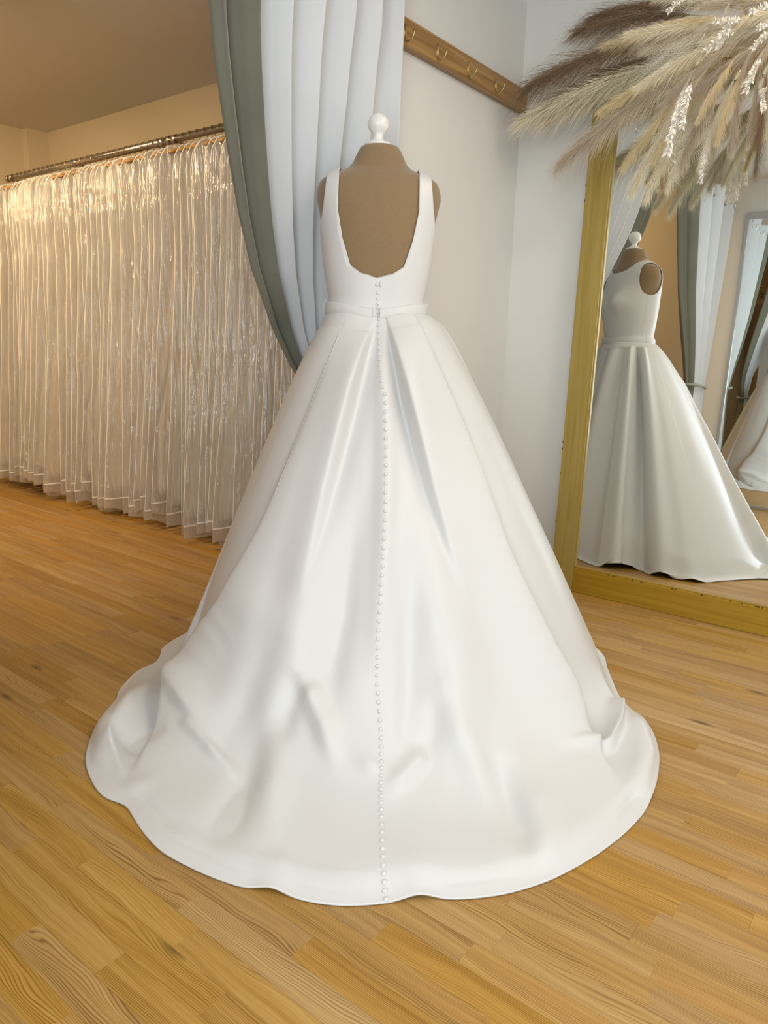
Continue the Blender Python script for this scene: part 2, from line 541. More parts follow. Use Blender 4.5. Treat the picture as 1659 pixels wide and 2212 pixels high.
# ------------------------------------------------------------------ floor boards
SW = 0.0593
def make_floor():
    rows = int((YM-YF)/SW)+2
    strips = []
    r = random.Random(21)
    for i in range(rows):
        y0 = YF + i*SW
        y1 = min(y0+SW, YM)
        if y0 >= YM: break
        x = XL - r.random()*0.5
        while x < XW:
            ln = r.choice([0.26, 0.32, 0.38, 0.44, 0.52, 0.60]) + r.random()*0.05
            a, b = max(x, XL), min(x+ln, XW)
            if b-a > 0.01:
                strips.append((a, b, y0, y1, r.random(), i))
            x += ln
    def hidden(x, y):
        d = np.array([x, y])-CG
        ph = math.degrees(math.atan2(d@ER, -(d@EF)))
        return np.hypot(*d) < periodic(HEM, [ph])[0]-0.03
    scored = []
    for s in strips:
        a, b, y0, y1, t, i = s
        pts = [(a, y0), (b, y0), (b, y1), (a, y1)]
        mid = ((a+b)/2, (y0+y1)/2)
        q = np.array([mid[0], mid[1], 0.0])-CAM
        if q @ fw < 0.15:
            scored.append((0, s)); continue
        P = [proj((x, y, 0)) for x, y in pts]
        inside = any(-60 < p[0] < 1720 and -60 < p[1] < 2280 for p in P + [proj((*mid, 0))])
        if any((np.array([x, y, 0])-CAM) @ fw < 0.1 for x, y in pts): inside = False
        if not inside or mid[1] > 3.03 and mid[0] > -1.3 or all(hidden(x, y) for x, y in pts+[mid]):
            scored.append((0, s)); continue
        ar = 0.5*abs(sum(P[k][0]*P[(k+1) % 4][1]-P[(k+1) % 4][0]*P[k][1] for k in range(4)))
        scored.append((ar, s))
    scored.sort(key=lambda e: -e[0])
    rest_v, rest_f, rest_t = [], [], []
    def geom(s):
        a, b, y0, y1, t, i = s
        g = 0.00006 if i % 3 else 0.0002
        h = 0.0 - 0.0002*((t*17) % 1)
        e = 0.0001
        v = [(a+g*0.6, y0+g, -0.012), (b-g*0.6, y0+g, -0.012), (b-g*0.6, y1-0.0003, -0.012), (a+g*0.6, y1-0.0003, -0.012),
             (a+g*0.6, y0+g, h-e), (b-g*0.6, y0+g, h-e), (b-g*0.6, y1-0.0003, h-e), (a+g*0.6, y1-0.0003, h-e),
             (a+g*0.6+e, y0+g+e, h), (b-g*0.6-e, y0+g+e, h), (b-g*0.6-e, y1-0.0003-e, h), (a+g*0.6+e, y1-0.0003-e, h)]
        f = [(8, 9, 10, 11), (0, 1, 5, 4), (1, 2, 6, 5), (2, 3, 7, 6), (3, 0, 4, 7), (4, 5, 9, 8), (5, 6, 10, 9), (6, 7, 11, 10), (7, 4, 8, 11)]
        return v, f
    def add_attr(o, vals):
        at = o.data.attributes.new('plank_tone', 'FLOAT', 'FACE')
        at.data.foreach_set('value', vals)
    for k, (ar, s) in enumerate(scored):
        v, f = geom(s)
        if k < 300 and ar > 0:
            o = mesh_obj('plank', v, f, M_FLOOR, floor, False)
            add_attr(o, [s[4]]*len(f))
        else:
            off = len(rest_v)
            rest_v += v
            rest_f += [tuple(i+off for i in q) for q in f]
            rest_t += [s[4]]*len(f)
    o = mesh_obj('plank_field', rest_v, rest_f, M_FLOOR, floor, False)
    add_attr(o, rest_t)
    o['kind'] = 'stuff'
make_floor()

# ------------------------------------------------------------------ dress form
TORSO = [  # z, half width, half depth, forward offset
    (0.98, .168, .125, 0), (1.06, .160, .118, 0), (1.15, .147, .110, 0), (1.20, .145, .110, 0.002), (1.24, .153, .114, .004), (1.30, .164, .120, .008),
    (1.36, .170, .124, .010), (1.41, .176, .122, .010), (1.46, .186, .114, .008), (1.50, .195, .104, .006), (1.53, .193, .094, .006), (1.553, .182, .085, .008),
    (1.568, .160, .077, .012), (1.580, .128, .070, .016), (1.592, .102, .065, .020), (1.608, .085, .062, .022), (1.630, .075, .059, .024), (1.648, .066, .055, .025), (1.658, .058, .050, .025), (1.662, .045, .042, .025)]
TZ = np.array([t[0] for t in TORSO])
def torso_dims(z):
    return [np.interp(z, TZ, [t[k] for t in TORSO]) for k in (1, 2, 3)]
def torso_pt(phi, z, off=0.0):
    """phi 0 back centre, + right; superellipse section"""
    a, b, o = torso_dims(z)
    n = 2.25
    s, c = np.sin(phi), np.cos(phi)
    x = np.sign(s)*np.abs(s)**(2/n)*(a+off)
    y = np.sign(c)*np.abs(c)**(2/n)*(b+off)          # + = towards the back
    front = np.clip(-c, 0, 1)
    bust = 0.055*np.exp(-((z-1.37)/0.055)**2)*np.exp(-((np.abs(np.sin(phi))-0.55)/0.35)**2)*front**0.7
    y = y - bust - o
    return x, y
def to_world(x, y, z):
    return np.stack([CG[0]+x*ER[0]-y*EF[0], CG[1]+x*ER[1]-y*EF[1], np.broadcast_to(z, np.shape(x))], -1)

form = empty('dress_form', (CG[0], CG[1], 0))
tag(form, 'tan velour dress form with white finial wearing the white satin gown', 'dress form')
zs = np.concatenate([np.linspace(0.98, 1.54, 30), np.linspace(1.545, 1.662, 26)])
ph = np.linspace(-PI, PI, 73)[:-1]
Vt = np.concatenate([to_world(*torso_pt(ph, z), z) for z in zs])
Ft = grid_faces(len(zs), 72, True)
Ft.append(tuple((len(zs)-1)*72+k for k in range(72)))
Ft.append(tuple(range(71, -1, -1)))
tor = keep(mesh_obj('torso', Vt, Ft, M_FORM), form)
nc = np.array([CG[0]+EF[0]*0.025-0.006*ER[0], CG[1]+EF[1]*0.025-0.006*ER[1], 1.661])
keep(lathe('neck_cap', [(0.0001, 0), (.043, 0), (.043, .006), (.036, .010), (.0001, .010)], M_WHITEPAINT, None, 32, nc), form)
keep(lathe('finial', [(.034, .008), (.030, .012), (.021, .017), (.0155, .024), (.0145, .030), (.017, .036), (.0225, .041), (.0285, .0475), (.0325, .056), (.0335, .064), (.032, .073), (.0275, .082), (.020, .0895), (.011, .094), (.001, .0955)], M_WHITEPAINT, None, 36, nc), form)
keep(lathe('pole', [(.016, 0.03), (.016, 1.0)], M_BLACK, None, 16, (CG[0], CG[1], 0)), form)
keep(lathe('base', [(.17, 0.001), (.17, .012), (.15, .02), (.03, .03), (.02, .05)], M_BLACK, None, 32, (CG[0], CG[1], 0)), form)

# ------------------------------------------------------------------ the gown
gown = empty('bridal_gown', (CG[0], CG[1], 0))
tag(gown, 'white satin open-backed bridal gown with a long buttoned train on the dress form', 'wedding dress')
ZW = 1.150
def stroke_field(px, py, poly, amps, wl, wr, kind, edge=5.0):
    """signed distance (+ right of a stroke drawn downwards) -> fold height"""
    best = np.full(px.shape, 1e9); sd = np.zeros(px.shape); am = np.zeros(px.shape)
    n = len(poly)
    if not hasattr(amps, '__len__'): amps = [amps]*n
    amps = np.interp(np.linspace(0, 1, n), np.linspace(0, 1, len(amps)), amps)
    for i in range(n-1):
        (ax, ay), (bx, by) = poly[i], poly[i+1]
        dx, dy = bx-ax, by-ay
        L2 = dx*dx+dy*dy
        t = np.clip(((px-ax)*dx+(py-ay)*dy)/L2, 0, 1)
        qx, qy = px-(ax+t*dx), py-(ay+t*dy)
        d = np.hypot(qx, qy)
        s = -(dx*qy-dy*qx)
        m = d < best
        best[m] = d[m]; sd[m] = np.where(s[m] >= 0, d[m], -d[m])
        am[m] = (amps[i]+(amps[i+1]-amps[i])*t)[m]
    if kind == 'ridge':
        w = np.where(sd < 0, wl, wr)
        return am*np.exp(-(sd/w)**2)
    # step: high on one side, sunk on the other
    left = np.exp(-(np.minimum(sd, 0)/wl)**2); right = np.exp(-(np.maximum(sd, 0)/wr)**2)
    b = 0.5*(1+np.tanh(sd/edge))
    hi = left*(1-b) - right*b*0.8
    if kind == 'step_left': return am*hi
    hi = right*b - left*(1-b)*0.8
    return am*hi

def make_skirt():
    deg = np.concatenate([np.arange(-180, -116, 2.0), np.arange(-116, 124, 0.36), np.arange(124, 180, 2.0)])
    nphi = len(deg)
    phi = np.radians(deg)
    rho = periodic(HEM, deg); rc = periodic(CONE, deg)
    wx, wy = torso_pt(phi, ZW, 0.010)
    rw = np.hypot(wx, wy)
    pop = 0.024 + 0.022*np.clip(np.sin(phi), 0, 1)
    r1 = rw+pop
    q = np.linspace(0, 1, 250)
    R = []; Z = []
    for k in range(7):
        a = k/7
        R.append(rw+pop*a**1.15); Z.append(ZW+0.010-(0.052-0.026*np.clip(np.sin(phi), 0, 1))*a**(1.15+0.5*np.clip(np.sin(phi), 0, 1))-0.020*np.exp(-(phi/0.62)**2))
    z1 = ZW-0.042+0.026*np.clip(np.sin(phi), 0, 1)-0.004
    back = np.clip(np.cos(phi), 0, 1)
    kk = 0.010+0.105*back
    dip = 0.020*np.exp(-(phi/0.62)**2)
    for s in q:
        g = s
        r = r1+(rho-r1)*g
        lin = z1*(1-(r-r1)/(rc-r1))
        f = np.clip((r-r1)/(rc-r1), 0, 1)
        ke = kk*(0.05+0.95*f)
        zz = ke*np.log1p(np.exp(np.clip(lin/ke, -40, 40)))
        zz = np.where(lin/ke > 30, lin, zz)
        zz = zz + 0.055*np.sin(PI*f**0.75)*(1-f*0.4)      # petticoat swell
        edge_t = (r-r1)/(rho-r1)
        train = sstep(0.75, 1.0, f)*(1-sstep(0.93, 1.0, edge_t))*back
        zz = zz*(1-0.8*sstep(0.90, 1.0, edge_t)*sstep(0.6, 1.0, f)) + 0.018*train
        R.append(r); Z.append(zz+0.004-dip*(1-sstep(0, 0.25, f)))
    R = np.array(R); Z = np.array(Z)
    X = CG[0] + R*(np.sin(phi)*ER[0]-np.cos(phi)*EF[0])
    Y = CG[1] + R*(np.sin(phi)*ER[1]-np.cos(phi)*EF[1])
    P = np.stack([X, Y, Z], -1)
    def normals(P):
        du = np.roll(P, -1, 1)-np.roll(P, 1, 1)
        dv = np.gradient(P, axis=0)
        n = np.cross(dv, du)
        n /= np.linalg.norm(n, axis=-1, keepdims=True)+1e-12
        return n
    N = normals(P)
    if N[60, nphi//2, 2] < 0: N = -N
    px, py = proj(P)
    vis = np.einsum('ijk,ijk->ij', N, CAM-P) > 0
    D = np.zeros(R.shape)
    S = lambda *a, **k: stroke_field(px, py, *a, **k)
    # side-back creases where the back panel billows over the side panels
    D += S([(925, 740), (1000, 905), (1040, 1010), (1090, 1165), (1140, 1290), (1190, 1400), (1232, 1475), (1262, 1540), (1288, 1600)], [.002, .005, .011, .018, .025, .030, .030, .024, .011], 75, 48, 'step_left', edge=6)
    D += S([(705, 790), (640, 951), (560, 1140), (480, 1300), (430, 1372), (396, 1444), (352, 1540), (332, 1578)], [.002, .005, .011, .020, .027, .031, .029, .016], 45, 75, 'step_right', edge=6)
    # inverted pleat at the centre back
    D += S([(810, 700), (790, 760), (768, 840), (745, 930), (715, 1050), (688, 1170), (660, 1300)], [.002, .016, .024, .022, .015, .006, 0], 48, 30, 'step_left', edge=4)
    D += S([(838, 700), (852, 760), (872, 850), (897, 950), (927, 1060), (965, 1180), (1010, 1300)], [.002, .018, .028, .024, .015, .006, 0], 24, 55, 'step_right', edge=3.5)
    D += S([(822, 700), (828, 800), (834, 900), (834, 1050), (829, 1200), (819, 1350), (814, 1450)], [.004, .010, .013, .013, .012, .009, .003], 22, 22, 'ridge')
    # long soft folds
    D += S([(770, 1080), (752, 1200), (738, 1330), (712, 1450), (690, 1560)], [-.004, -.012, -.016, -.014, -.004], 40, 34, 'ridge')
    D += S([(700, 1080), (668, 1240), (640, 1380), (600, 1500)], [.004, .014, .016, .006], 50, 46, 'ridge')
    D += S([(880, 1230), (886, 1340), (884, 1480), (876, 1640)], [-.004, -.014, -.017, -.004], 26, 34, 'ridge')
    D += S([(930, 1180), (950, 1320), (985, 1460), (1010, 1580)], [.004, .010, .014, .006], 40, 60, 'ridge')
    D += S([(1000, 1120), (1050, 1260), (1080, 1400), (1120, 1540)], [-.002, -.010, -.012, -.004], 60, 60, 'ridge')
    D += S([(520, 1230), (560, 1330), (540, 1450)], [.002, .012, .006], 55, 60, 'ridge')
    D += S([(585, 1400), (530, 1520), (485, 1610)], [-.004, -.010, -.004], 28, 40, 'ridge')
    # the train on the floor
    D += S([(655, 1480), (672, 1500), (700, 1570), (726, 1655)], [.006, .022, .020, .004], 20, 30, 'ridge')
    D += S([(640, 1490), (618, 1540), (612, 1600)], [-.010, -.012, -.002], 30, 22, 'ridge')
    D += S([(552, 1600), (530, 1680), (505, 1740), (462, 1795)], [-.006, -.014, -.014, -.004], 34, 34, 'ridge')
    D += S([(600, 1620), (590, 1700), (575, 1790)], [.010, .016, .006], 42, 38, 'ridge')
    D += S([(415, 1580), (460, 1620), (508, 1662)], [.008, .014, .003], 14, 10, 'ridge')
    D += S([(372, 1486), (330, 1508), (285, 1545), (240, 1592), (222, 1630)], [.010, .030, .040, .034, .012], 32, 30, 'ridge')
    D += S([(345, 1588), (300, 1606), (258, 1608)], [-.006, -.014, -.006], 18, 14, 'ridge')
    D += S([(396, 1462), (420, 1530), (440, 1580)], [.014, .018, .006], 20, 34, 'ridge')
    D += S([(238, 1610), (262, 1665)], [.012, .004], 9, 14, 'ridge')
    D += S([(232, 1715), (270, 1735), (330, 1760), (420, 1790)], [-.010, -.010, -.006, 0], 16, 22, 'ridge')
    D += S([(760, 1600), (800, 1655), (822, 1690)], [.003, .009, .002], 22, 16, 'ridge')
    D += S([(905, 1640), (860, 1690), (836, 1720)], [.010, .008, .002], 22, 20, 'ridge')
    D += S([(955, 1500), (985, 1580), (1020, 1660), (1060, 1730)], [.008, .016, .014, .003], 26, 40, 'ridge')
    D += S([(942, 1530), (930, 1600), (920, 1680)], [-.006, -.010, -.003], 30, 24, 'ridge')
    D += S([(1070, 1650), (1098, 1720), (1130, 1800), (1150, 1850)], [-.004, -.012, -.012, -.002], 26, 22, 'ridge')
    D += S([(1120, 1640), (1160, 1740), (1185, 1830)], [.006, .012, .004], 34, 40, 'ridge')
    D += S([(1330, 1530), (1326, 1575), (1314, 1604), (1270, 1608), (1225, 1604)], [.030, .034, .026, .014, .003], 12, 12, 'ridge')
    D += S([(1268, 1500), (1290, 1560), (1298, 1586)], [-.016, -.022, -.010], 22, 18, 'ridge')
    D += S([(1375, 1575), (1395, 1640), (1385, 1710)], [.016, .020, .008], 34, 26, 'ridge')
    D += S([(1372, 1725), (1352, 1760), (1335, 1800)], [-.012, -.010, -.002], 14, 16, 'ridge')
    # crossways wrinkles on the creases
    for a, b, h in [((1095, 1262), (1142, 1246), .004), ((1110, 1312), (1160, 1292), .006), ((1128, 1352), (1180, 1330), .006), ((1150, 1395), (1200, 1368), .007), ((1165, 1436), (1212, 1408), .006), ((1190, 1466), (1232, 1446), .006),
                    ((470, 1312), (512, 1382), .007), ((452, 1346), (486, 1410), .006), ((422, 1392), (464, 1440), .006), ((392, 1452), (424, 1470), .008), ((760, 992), (782, 1000), .002)]:
        D += S([a, b], [h*.3, h, h*.2], 8, 8, 'ridge')
    D = np.where(vis, D*1.6, 0)
    # smooth a little along the grid
    for _ in range(2):
        D = (D + np.roll(D, 1, 0)*0 + np.roll(D, 1, 1) + np.roll(D, -1, 1))/3
        E2 = D.copy(); E2[1:-1] = (D[:-2]+D[1:-1]+D[2:])/3; D = E2
    # pleats on the sides and the front (seen in the mirror)
    f = np.clip((R-r1)/(rc-r1), 0, 1)
    front = 1-sstep(70, 92, -np.abs(deg)+160) if False else sstep(84, 100, np.abs(deg))
    def radial(c, w, A, p=1.0):
        return A*np.exp(-((deg-c)/w)**2)*np.sin(PI*np.clip(f, 0, 1)**0.4*0.62)**p
    D += front*(radial(98, 4.0, .030) + radial(106, 3.2, -.056) + radial(116, 5, .050) + radial(130, 5.5, -.038) + radial(145, 8, .02) + radial(165, 8, -.015)
                + radial(-100, 7, .010) + radial(-115, 7, -.014) + radial(-135, 8, .016) + radial(-155, 8, -.012))
    # small uneven waves of the cloth
    D += 0.0035*vnoise(deg[None, :]/9+3, R*6+np.zeros_like(D))*np.clip(f*2, 0, 1)
    P = P + N*D[..., None]
    # ripple where the side hem stands up from the floor
    hemrow = sstep(0.86, 1.0, (R-r1)/(rho-r1))
    lift = (0.022*np.exp(-((deg-108)/3.2)**2)+0.016*np.exp(-((deg-90)/3)**2)+0.012*np.exp(-((deg+80)/4)**2)+0.010*np.exp(-((deg-5.2)/1.8)**2)+0.008*np.exp(-((deg+8.4)/1.6)**2)+0.010*np.exp(-((deg+31)/2)**2))
    P[..., 2] += hemrow*lift
    # the rolled edge of the train turns down to the boards
    et = (R-r1)/(rho-r1)
    P[..., 2] += 0.016*vnoise(P[..., 0]*5.5+9, P[..., 1]*5.5+4)*sstep(0.85, 1.05, (R-r1)/(rc-r1))*(1-sstep(0.9, 1.0, et))
    flo = 0.005+0.006*(1-sstep(0.965, 1.0, et))*back
    P[..., 2] = flo + 0.004*np.log1p(np.exp(np.clip((P[..., 2]-flo)/0.004, -30, 30))) if False else np.maximum(P[..., 2], flo)
    # the front of the skirt is squeezed against the partition and the tied curtain
    xs = P[..., 0]
    for lim, ya, yb in ((-1.845, 1.86, 1.98), (XH+0.03, 2.14, 2.22)):
        sq = lim + 0.02*np.log1p(np.exp(np.clip((xs-lim)/0.02, -40, 40)))
        sq = np.where((xs-lim)/0.02 > 30, xs, sq)
        wgt = sstep(ya, yb, P[..., 1])
        xs = xs*(1-wgt)+sq*wgt
    P[..., 0] = xs
    faces = grid_faces(P.shape[0], nphi, True)
    o = mesh_obj('skirt', P.reshape(-1, 3), faces, M_SATIN)
    md = o.modifiers.new('thickness', 'SOLIDIFY')
    md.thickness = 0.003
    md.offset = -1.0
    bm = bmesh.new(); bm.from_mesh(o.data)
    bmesh.ops.recalc_face_normals(bm, faces=bm.faces[:])
    c = sum((f.normal.dot(Vector((*(CG-np.array([f.calc_center_median().x, f.calc_center_median().y])), 0))) for f in list(bm.faces)[::997]), 0.0)
    if c > 0:
        bmesh.ops.reverse_faces(bm, faces=bm.faces[:])
    bm.to_mesh(o.data); bm.free()
    keep(o, gown)
    return o, P
skirt, SKP = make_skirt()
me = skirt.data
BV = BVHTree.FromPolygons([v.co.copy() for v in me.vertices], [tuple(p.vertices) for p in me.polygons])

# bodice ------------------------------------------------------------
def phi_of(r, z, off):
    a, b, o = torso_dims(z)
    return math.asin(min(1.0, (r/(a+off)))**(2.25/2))
OFF = 0.006
ZARM = 1.405
ZV = 1.258
inner = lambda z: np.interp(z, [ZV, 1.266, 1.29, 1.37, 1.455, 1.575], [0.0, .045, .083, .109, .125, .124])
outer = lambda z: np.interp(z, [ZARM, 1.4065, 1.410, 1.416, 1.426, 1.445, 1.47, 1.52, 1.575], [.1813, .1808, .1800, .1785, .1760, .1725, .1680, .1625, .158])
def bodice():
    parts = []
    nphi = 97
    def strip(rows):
        V = []
        for row in rows: V += list(row)
        return V, grid_faces(len(rows), len(rows[0]))
    # every row is cut at the same places: back strap, armhole, front strap, yoke
    def cuts(z):
        gap = 0.0
        a0 = phi_of(max(inner(z), gap), z, OFF)
        zc_ = max(z, ZARM)
        b0 = phi_of(min(outer(zc_), (torso_dims(zc_)[0]+OFF)*0.9995), zc_, OFF)
        c0 = PI-b0
        d0 = PI-phi_of(min(inner(zc_)*0.93, 0.9*torso_dims(zc_)[0]), zc_, OFF)
        return a0, b0, c0, d0
    ztop = 1.566
    up_rows = np.linspace(ZARM, ztop, 20)
    low_rows = np.concatenate([np.linspace(1.100, ZV, 18), np.linspace(ZV+.002, 1.30, 14), np.linspace(1.306, ZARM, 12)])
    for sgn in (1, -1):
        back, front = [], []
        low = []
        for z in low_rows:
            a0, b0, c0, d0 = cuts(z)
            pp = np.concatenate([np.linspace(a0, b0, 14), np.linspace(b0, c0, 12)[1:], np.linspace(c0, d0, 14)[1:], np.linspace(d0, PI, 20)[1:]])
            low.append(to_world(*torso_pt(sgn*pp, z, OFF), z))
        parts.append(strip(low))
        for z in up_rows:
            a0, b0, c0, d0 = cuts(z)
            back.append(to_world(*torso_pt(sgn*np.linspace(a0, b0, 14), z, OFF), z))
            front.append(to_world(*torso_pt(sgn*np.linspace(c0, d0, 14), z, OFF), z))
        parts.append(strip(back)); parts.append(strip(front))
        arch = []
        bt, ft = back[-1], front[-1][::-1]
        for t in np.linspace(0, 1, 9):
            m = (bt*(1-t)+ft*t).copy()
            m[:, 2] += (0.014+np.linspace(0.012, -0.004, len(m)))*math.sin(PI*t)
            arch.append(m)
        parts.append(strip(arch))
        yoke = []
        for k in range(20):
            row = []
            zz0 = up_rows[k]
            for c in np.linspace(0, 1, 20):          # 0 at the strap, 1 at centre front
                zt = ztop-0.036*(1-(1-c)**2.2)
                z = ZARM+(zt-ZARM)*k/19
                d0 = cuts(z)[3]
                row.append(to_world(*torso_pt(np.array([sgn*(d0+(PI-d0)*c)]), z, OFF), z)[0])
            yoke.append(np.array(row))
        parts.append(strip(yoke))
    V, F = merge(parts)
    o = mesh_obj('bodice', V, F, M_SATIN)
    bm = bmesh.new(); bm.from_mesh(o.data)
    bmesh.ops.remove_doubles(bm, verts=bm.verts[:], dist=0.0006)
    bmesh.ops.recalc_face_normals(bm, faces=bm.faces[:])
    bm.to_mesh(o.data); bm.free()
    md = o.modifiers.new('thickness', 'SOLIDIFY'); md.thickness = 0.004; md.offset = 0.0
    keep(o, gown)
    return o
bod = bodice()

# sash at the waist: two ends that meet at the buttons
def sash():
    V = []; n = 121
    rows = []
    pp = np.linspace(math.radians(3.2), 2*PI-math.radians(3.2), n)
    d = np.minimum(pp, 2*PI-pp)
    dip = 0.020*np.exp(-(d/0.62)**2)
    for k, (dz, off) in enumerate([(0.000, .007), (-.0005, .014), (.003, .0175), (.019, .0185), (.036, .0175), (.0405, .014), (.040, .007)]):
        z = ZW+dz-0.002-dip
        x, y = torso_pt(pp, ZW+0.01, off)
        skew = 0.0
        rows.append(to_world(x, y, z))
    V = np.concatenate(rows)
    return mesh_obj('sash', V, grid_faces(len(rows), n), M_SATIN)
sa = keep(sash(), gown)
for sg in (-1, 1):
    p = math.radians(sg*86)
    pts = []
    for t in np.linspace(0, 1, 9):
        x, y = torso_pt(np.array([p]), ZW+0.01, 0.012+0.010*math.sin(PI*t))
        pts.append(to_world(x, y, ZW-0.004+0.052*t)[0])
    keep(tube('belt_loop', pts, 0.0011, M_THREAD, None, 6), gown)

bmesh_b = bod.data
BVB = BVHTree.FromPolygons([v.co.copy() for v in bmesh_b.vertices], [tuple(p.vertices) for p in bmesh_b.polygons])
BVS = BVHTree.FromPolygons([v.co.copy() for v in sa.data.vertices], [tuple(p.vertices) for p in sa.data.polygons])
def hit(x, y, trees):
    d = Vector(ray(x, y)).normalized()
    best = None
    for t in trees:
        l, nrm, i, dist = t.ray_cast(Vector(CAM), d)
        if l is not None and (best is None or dist < best[2]):
            if nrm.dot(d) > 0: nrm = -nrm
            best = (l, nrm, dist)
    return best

# covered buttons down the centre back, one object each
btn_v, btn_f = [], []
for k, (rr, hh) in enumerate([(.0046, 0), (.0056, .0018), (.0052, .0036), (.0036, .0050), (.0014, .0056)]):
    for j in range(10):
        a = 2*PI*j/10
        btn_v.append((rr*math.cos(a), rr*math.sin(a), hh))
btn_f = grid_faces(5, 10, True) + [tuple(40+j for j in range(10))]
btn_me = bpy.data.meshes.new('button')
btn_me.from_pydata(btn_v, [], btn_f)
btn_me.polygons.foreach_set('use_smooth', [True]*len(btn_me.polygons))
btn_me.materials.append(M_BUTTON)
track = [(814, 615), (815, 632), (816, 646), (816.5, 656), (817, 665), (817, 677), (819, 690), (818, 702), (818, 716), (818, 729), (819, 741), (819.5, 753), (820, 765), (821, 777), (822, 789), (823, 800), (824, 812), (825, 824), (826, 837)]
lower = [(831, 852), (833, 872), (833, 908), (834, 960), (834, 1000), (833, 1060), (832, 1120), (829, 1180), (825, 1250), (821, 1310), (817, 1370), (815, 1430), (815, 1480), (819, 1530), (823, 1580), (824, 1630), (823, 1680), (823, 1730), (825, 1800), (828, 1870), (831, 1920), (834, 1944)]
y = 852.0
while y < 1946:
    track.append((np.interp(y, [p[1] for p in lower], [p[0] for p in lower]), y))
    y += np.interp(y, [850, 900, 1100, 1400, 1560, 1640, 1720, 1800, 1950], [19, 19, 20, 19.5, 19.5, 15.5, 14.5, 17.5, 19])
for (x, y) in track:
    trees = [BV] if y > 700 else [BVB, BVS, BV]
    h = hit(x, y, trees)
    if not h: continue
    o = bpy.data.objects.new('button', btn_me)
    COL.objects.link(o)
    M = h[1].to_track_quat('Z', 'Y').to_matrix().to_4x4()
    M.translation = h[0] - h[1]*0.0004
    o.parent = gown
    o.matrix_parent_inverse = Matrix.Translation(-Vector(gown.location))
    o.matrix_world = M
    o.matrix_basis = M

def seam(name, poly, trees, r, mat, step=9.0):
    pts = []
    for i in range(len(poly)-1):
        (ax, ay), (bx, by) = poly[i], poly[i+1]
        n = max(2, int(math.hypot(bx-ax, by-ay)/step))
        for k in range(n):
            t = k/n
            h = hit(ax+(bx-ax)*t, ay+(by-ay)*t, trees)
            if h: pts.append(h[0]+h[1]*(-r*0.35))
    if len(pts) > 3:
        return keep(tube(name, pts, r, mat, None, 6), gown)
seam('seam', [(757, 586), (756, 615), (755, 640)], [BVB], 0.0011, M_SATIN, 5)
seam('seam', [(880, 589), (882, 615), (884, 642)], [BVB], 0.0011, M_SATIN, 5)
seam('seam', [(744, 680), (727, 735), (700, 800), (640, 951), (590, 1075)], [BV], 0.0012, M_SATIN)
seam('seam', [(896, 680), (925, 745), (960, 825), (1000, 910), (1040, 1010), (1070, 1095)], [BV], 0.0012, M_SATIN)
seam('zipper', [(821, 612), (822, 635), (823, 655), (825, 676)], [BVB], 0.0024, M_ZIP, 5)
h = hit(822, 612, [BVB])
if h:
    keep(mesh_obj('zip_pull', *tube_vf([h[0]+h[1]*.002+Vector((0, 0, .004)), h[0]+h[1]*.004, h[0]+h[1]*.003-Vector((0, 0, .012))], [.0022, .003, .0016], 8), M_ZIP), gown)
# side seams of the bodice
for sg in (-1, 1):
    keep(tube('seam', [to_world(*torso_pt(np.array([sg*PI*0.52]), z, OFF+0.0016), z)[0] for z in np.linspace(1.192, 1.404, 24)], 0.0012, M_SATIN, None, 6), gown)
# neckline piping
def neckline():
    pts = []
    for z in np.linspace(1.566, ZV+.003, 40):
        p = phi_of(max(inner(z), .004), z, OFF); pts.append(to_world(*torso_pt(np.array([-p]), z, OFF), z)[0])
    o = [Vector(p) for p in pts]
    keep(tube('neckline_edge', o, 0.0024, M_SATIN, None, 6), gown)
    pts = []
    for z in np.linspace(1.566, ZV+.003, 40):
        p = phi_of(max(inner(z), .004), z, OFF); pts.append(to_world(*torso_pt(np.array([p]), z, OFF), z)[0])
    keep(tube('neckline_edge', [Vector(p) for p in pts], 0.0024, M_SATIN, None, 6), gown)
neckline()

# ------------------------------------------------------------------ leaning mirror in its gold frame
AL = math.radians(1.2)
mir = empty('leaning_mirror', (-0.65, 3.05, 0))
mir.rotation_euler = (-AL, 0, 0)
tag(mir, 'tall floor mirror in a gold painted wooden frame leaning by the corner', 'mirror')
# local frame: x along the wall, y into the wall, z up the mirror
ML, MR, MT = -0.715, 0.715, 2.16
FWD = 0.105
def mpart(name, b, m, bev=0.003):
    o = box(name, b, m, mir, bev)
    return o
mpart('frame_stile', (ML, ML+FWD, -0.022, 0.022, 0.0, MT), M_GOLD_V)
mpart('frame_stile', (MR-FWD, MR, -0.022, 0.022, 0.0, MT), M_GOLD_V)
mpart('frame_rail', (ML+FWD, MR-FWD, -0.022, 0.022, 0.0, 0.112), M_GOLD_H_FLOORTINT)
mpart('frame_rail', (ML+FWD, MR-FWD, -0.022, 0.022, MT-FWD, MT), M_GOLD_H_FLOORTINT)
mpart('glass', (ML+FWD-0.01, MR-FWD+0.01, -0.012, 0.010, 0.10, MT-FWD+0.01), M_MIRROR, 0)
for b in [(ML+FWD, ML+FWD+0.006, -0.020, -0.010, 0.112, MT-FWD), (MR-FWD-0.006, MR-FWD, -0.020, -0.010, 0.112, MT-FWD)]:
    mpart('sight_edge', b, M_GOLD_V, 0.001)
mpart('sight_edge', (ML+FWD, MR-FWD, -0.020, -0.010, 0.112, 0.118), M_GOLD_H_FLOORTINT, 0.001)
M_CHIP = simple('bare_dark_wood', (0.07, 0.04, 0.015), 0.8)
for k in range(16):
    x = ML+FWD+0.12+rng.random()*1.0
    w = 0.003+rng.random()*0.008
    mpart('chip', (x, x+w, -0.0228, -0.0195, 0.1085, 0.1128), M_CHIP, 0)
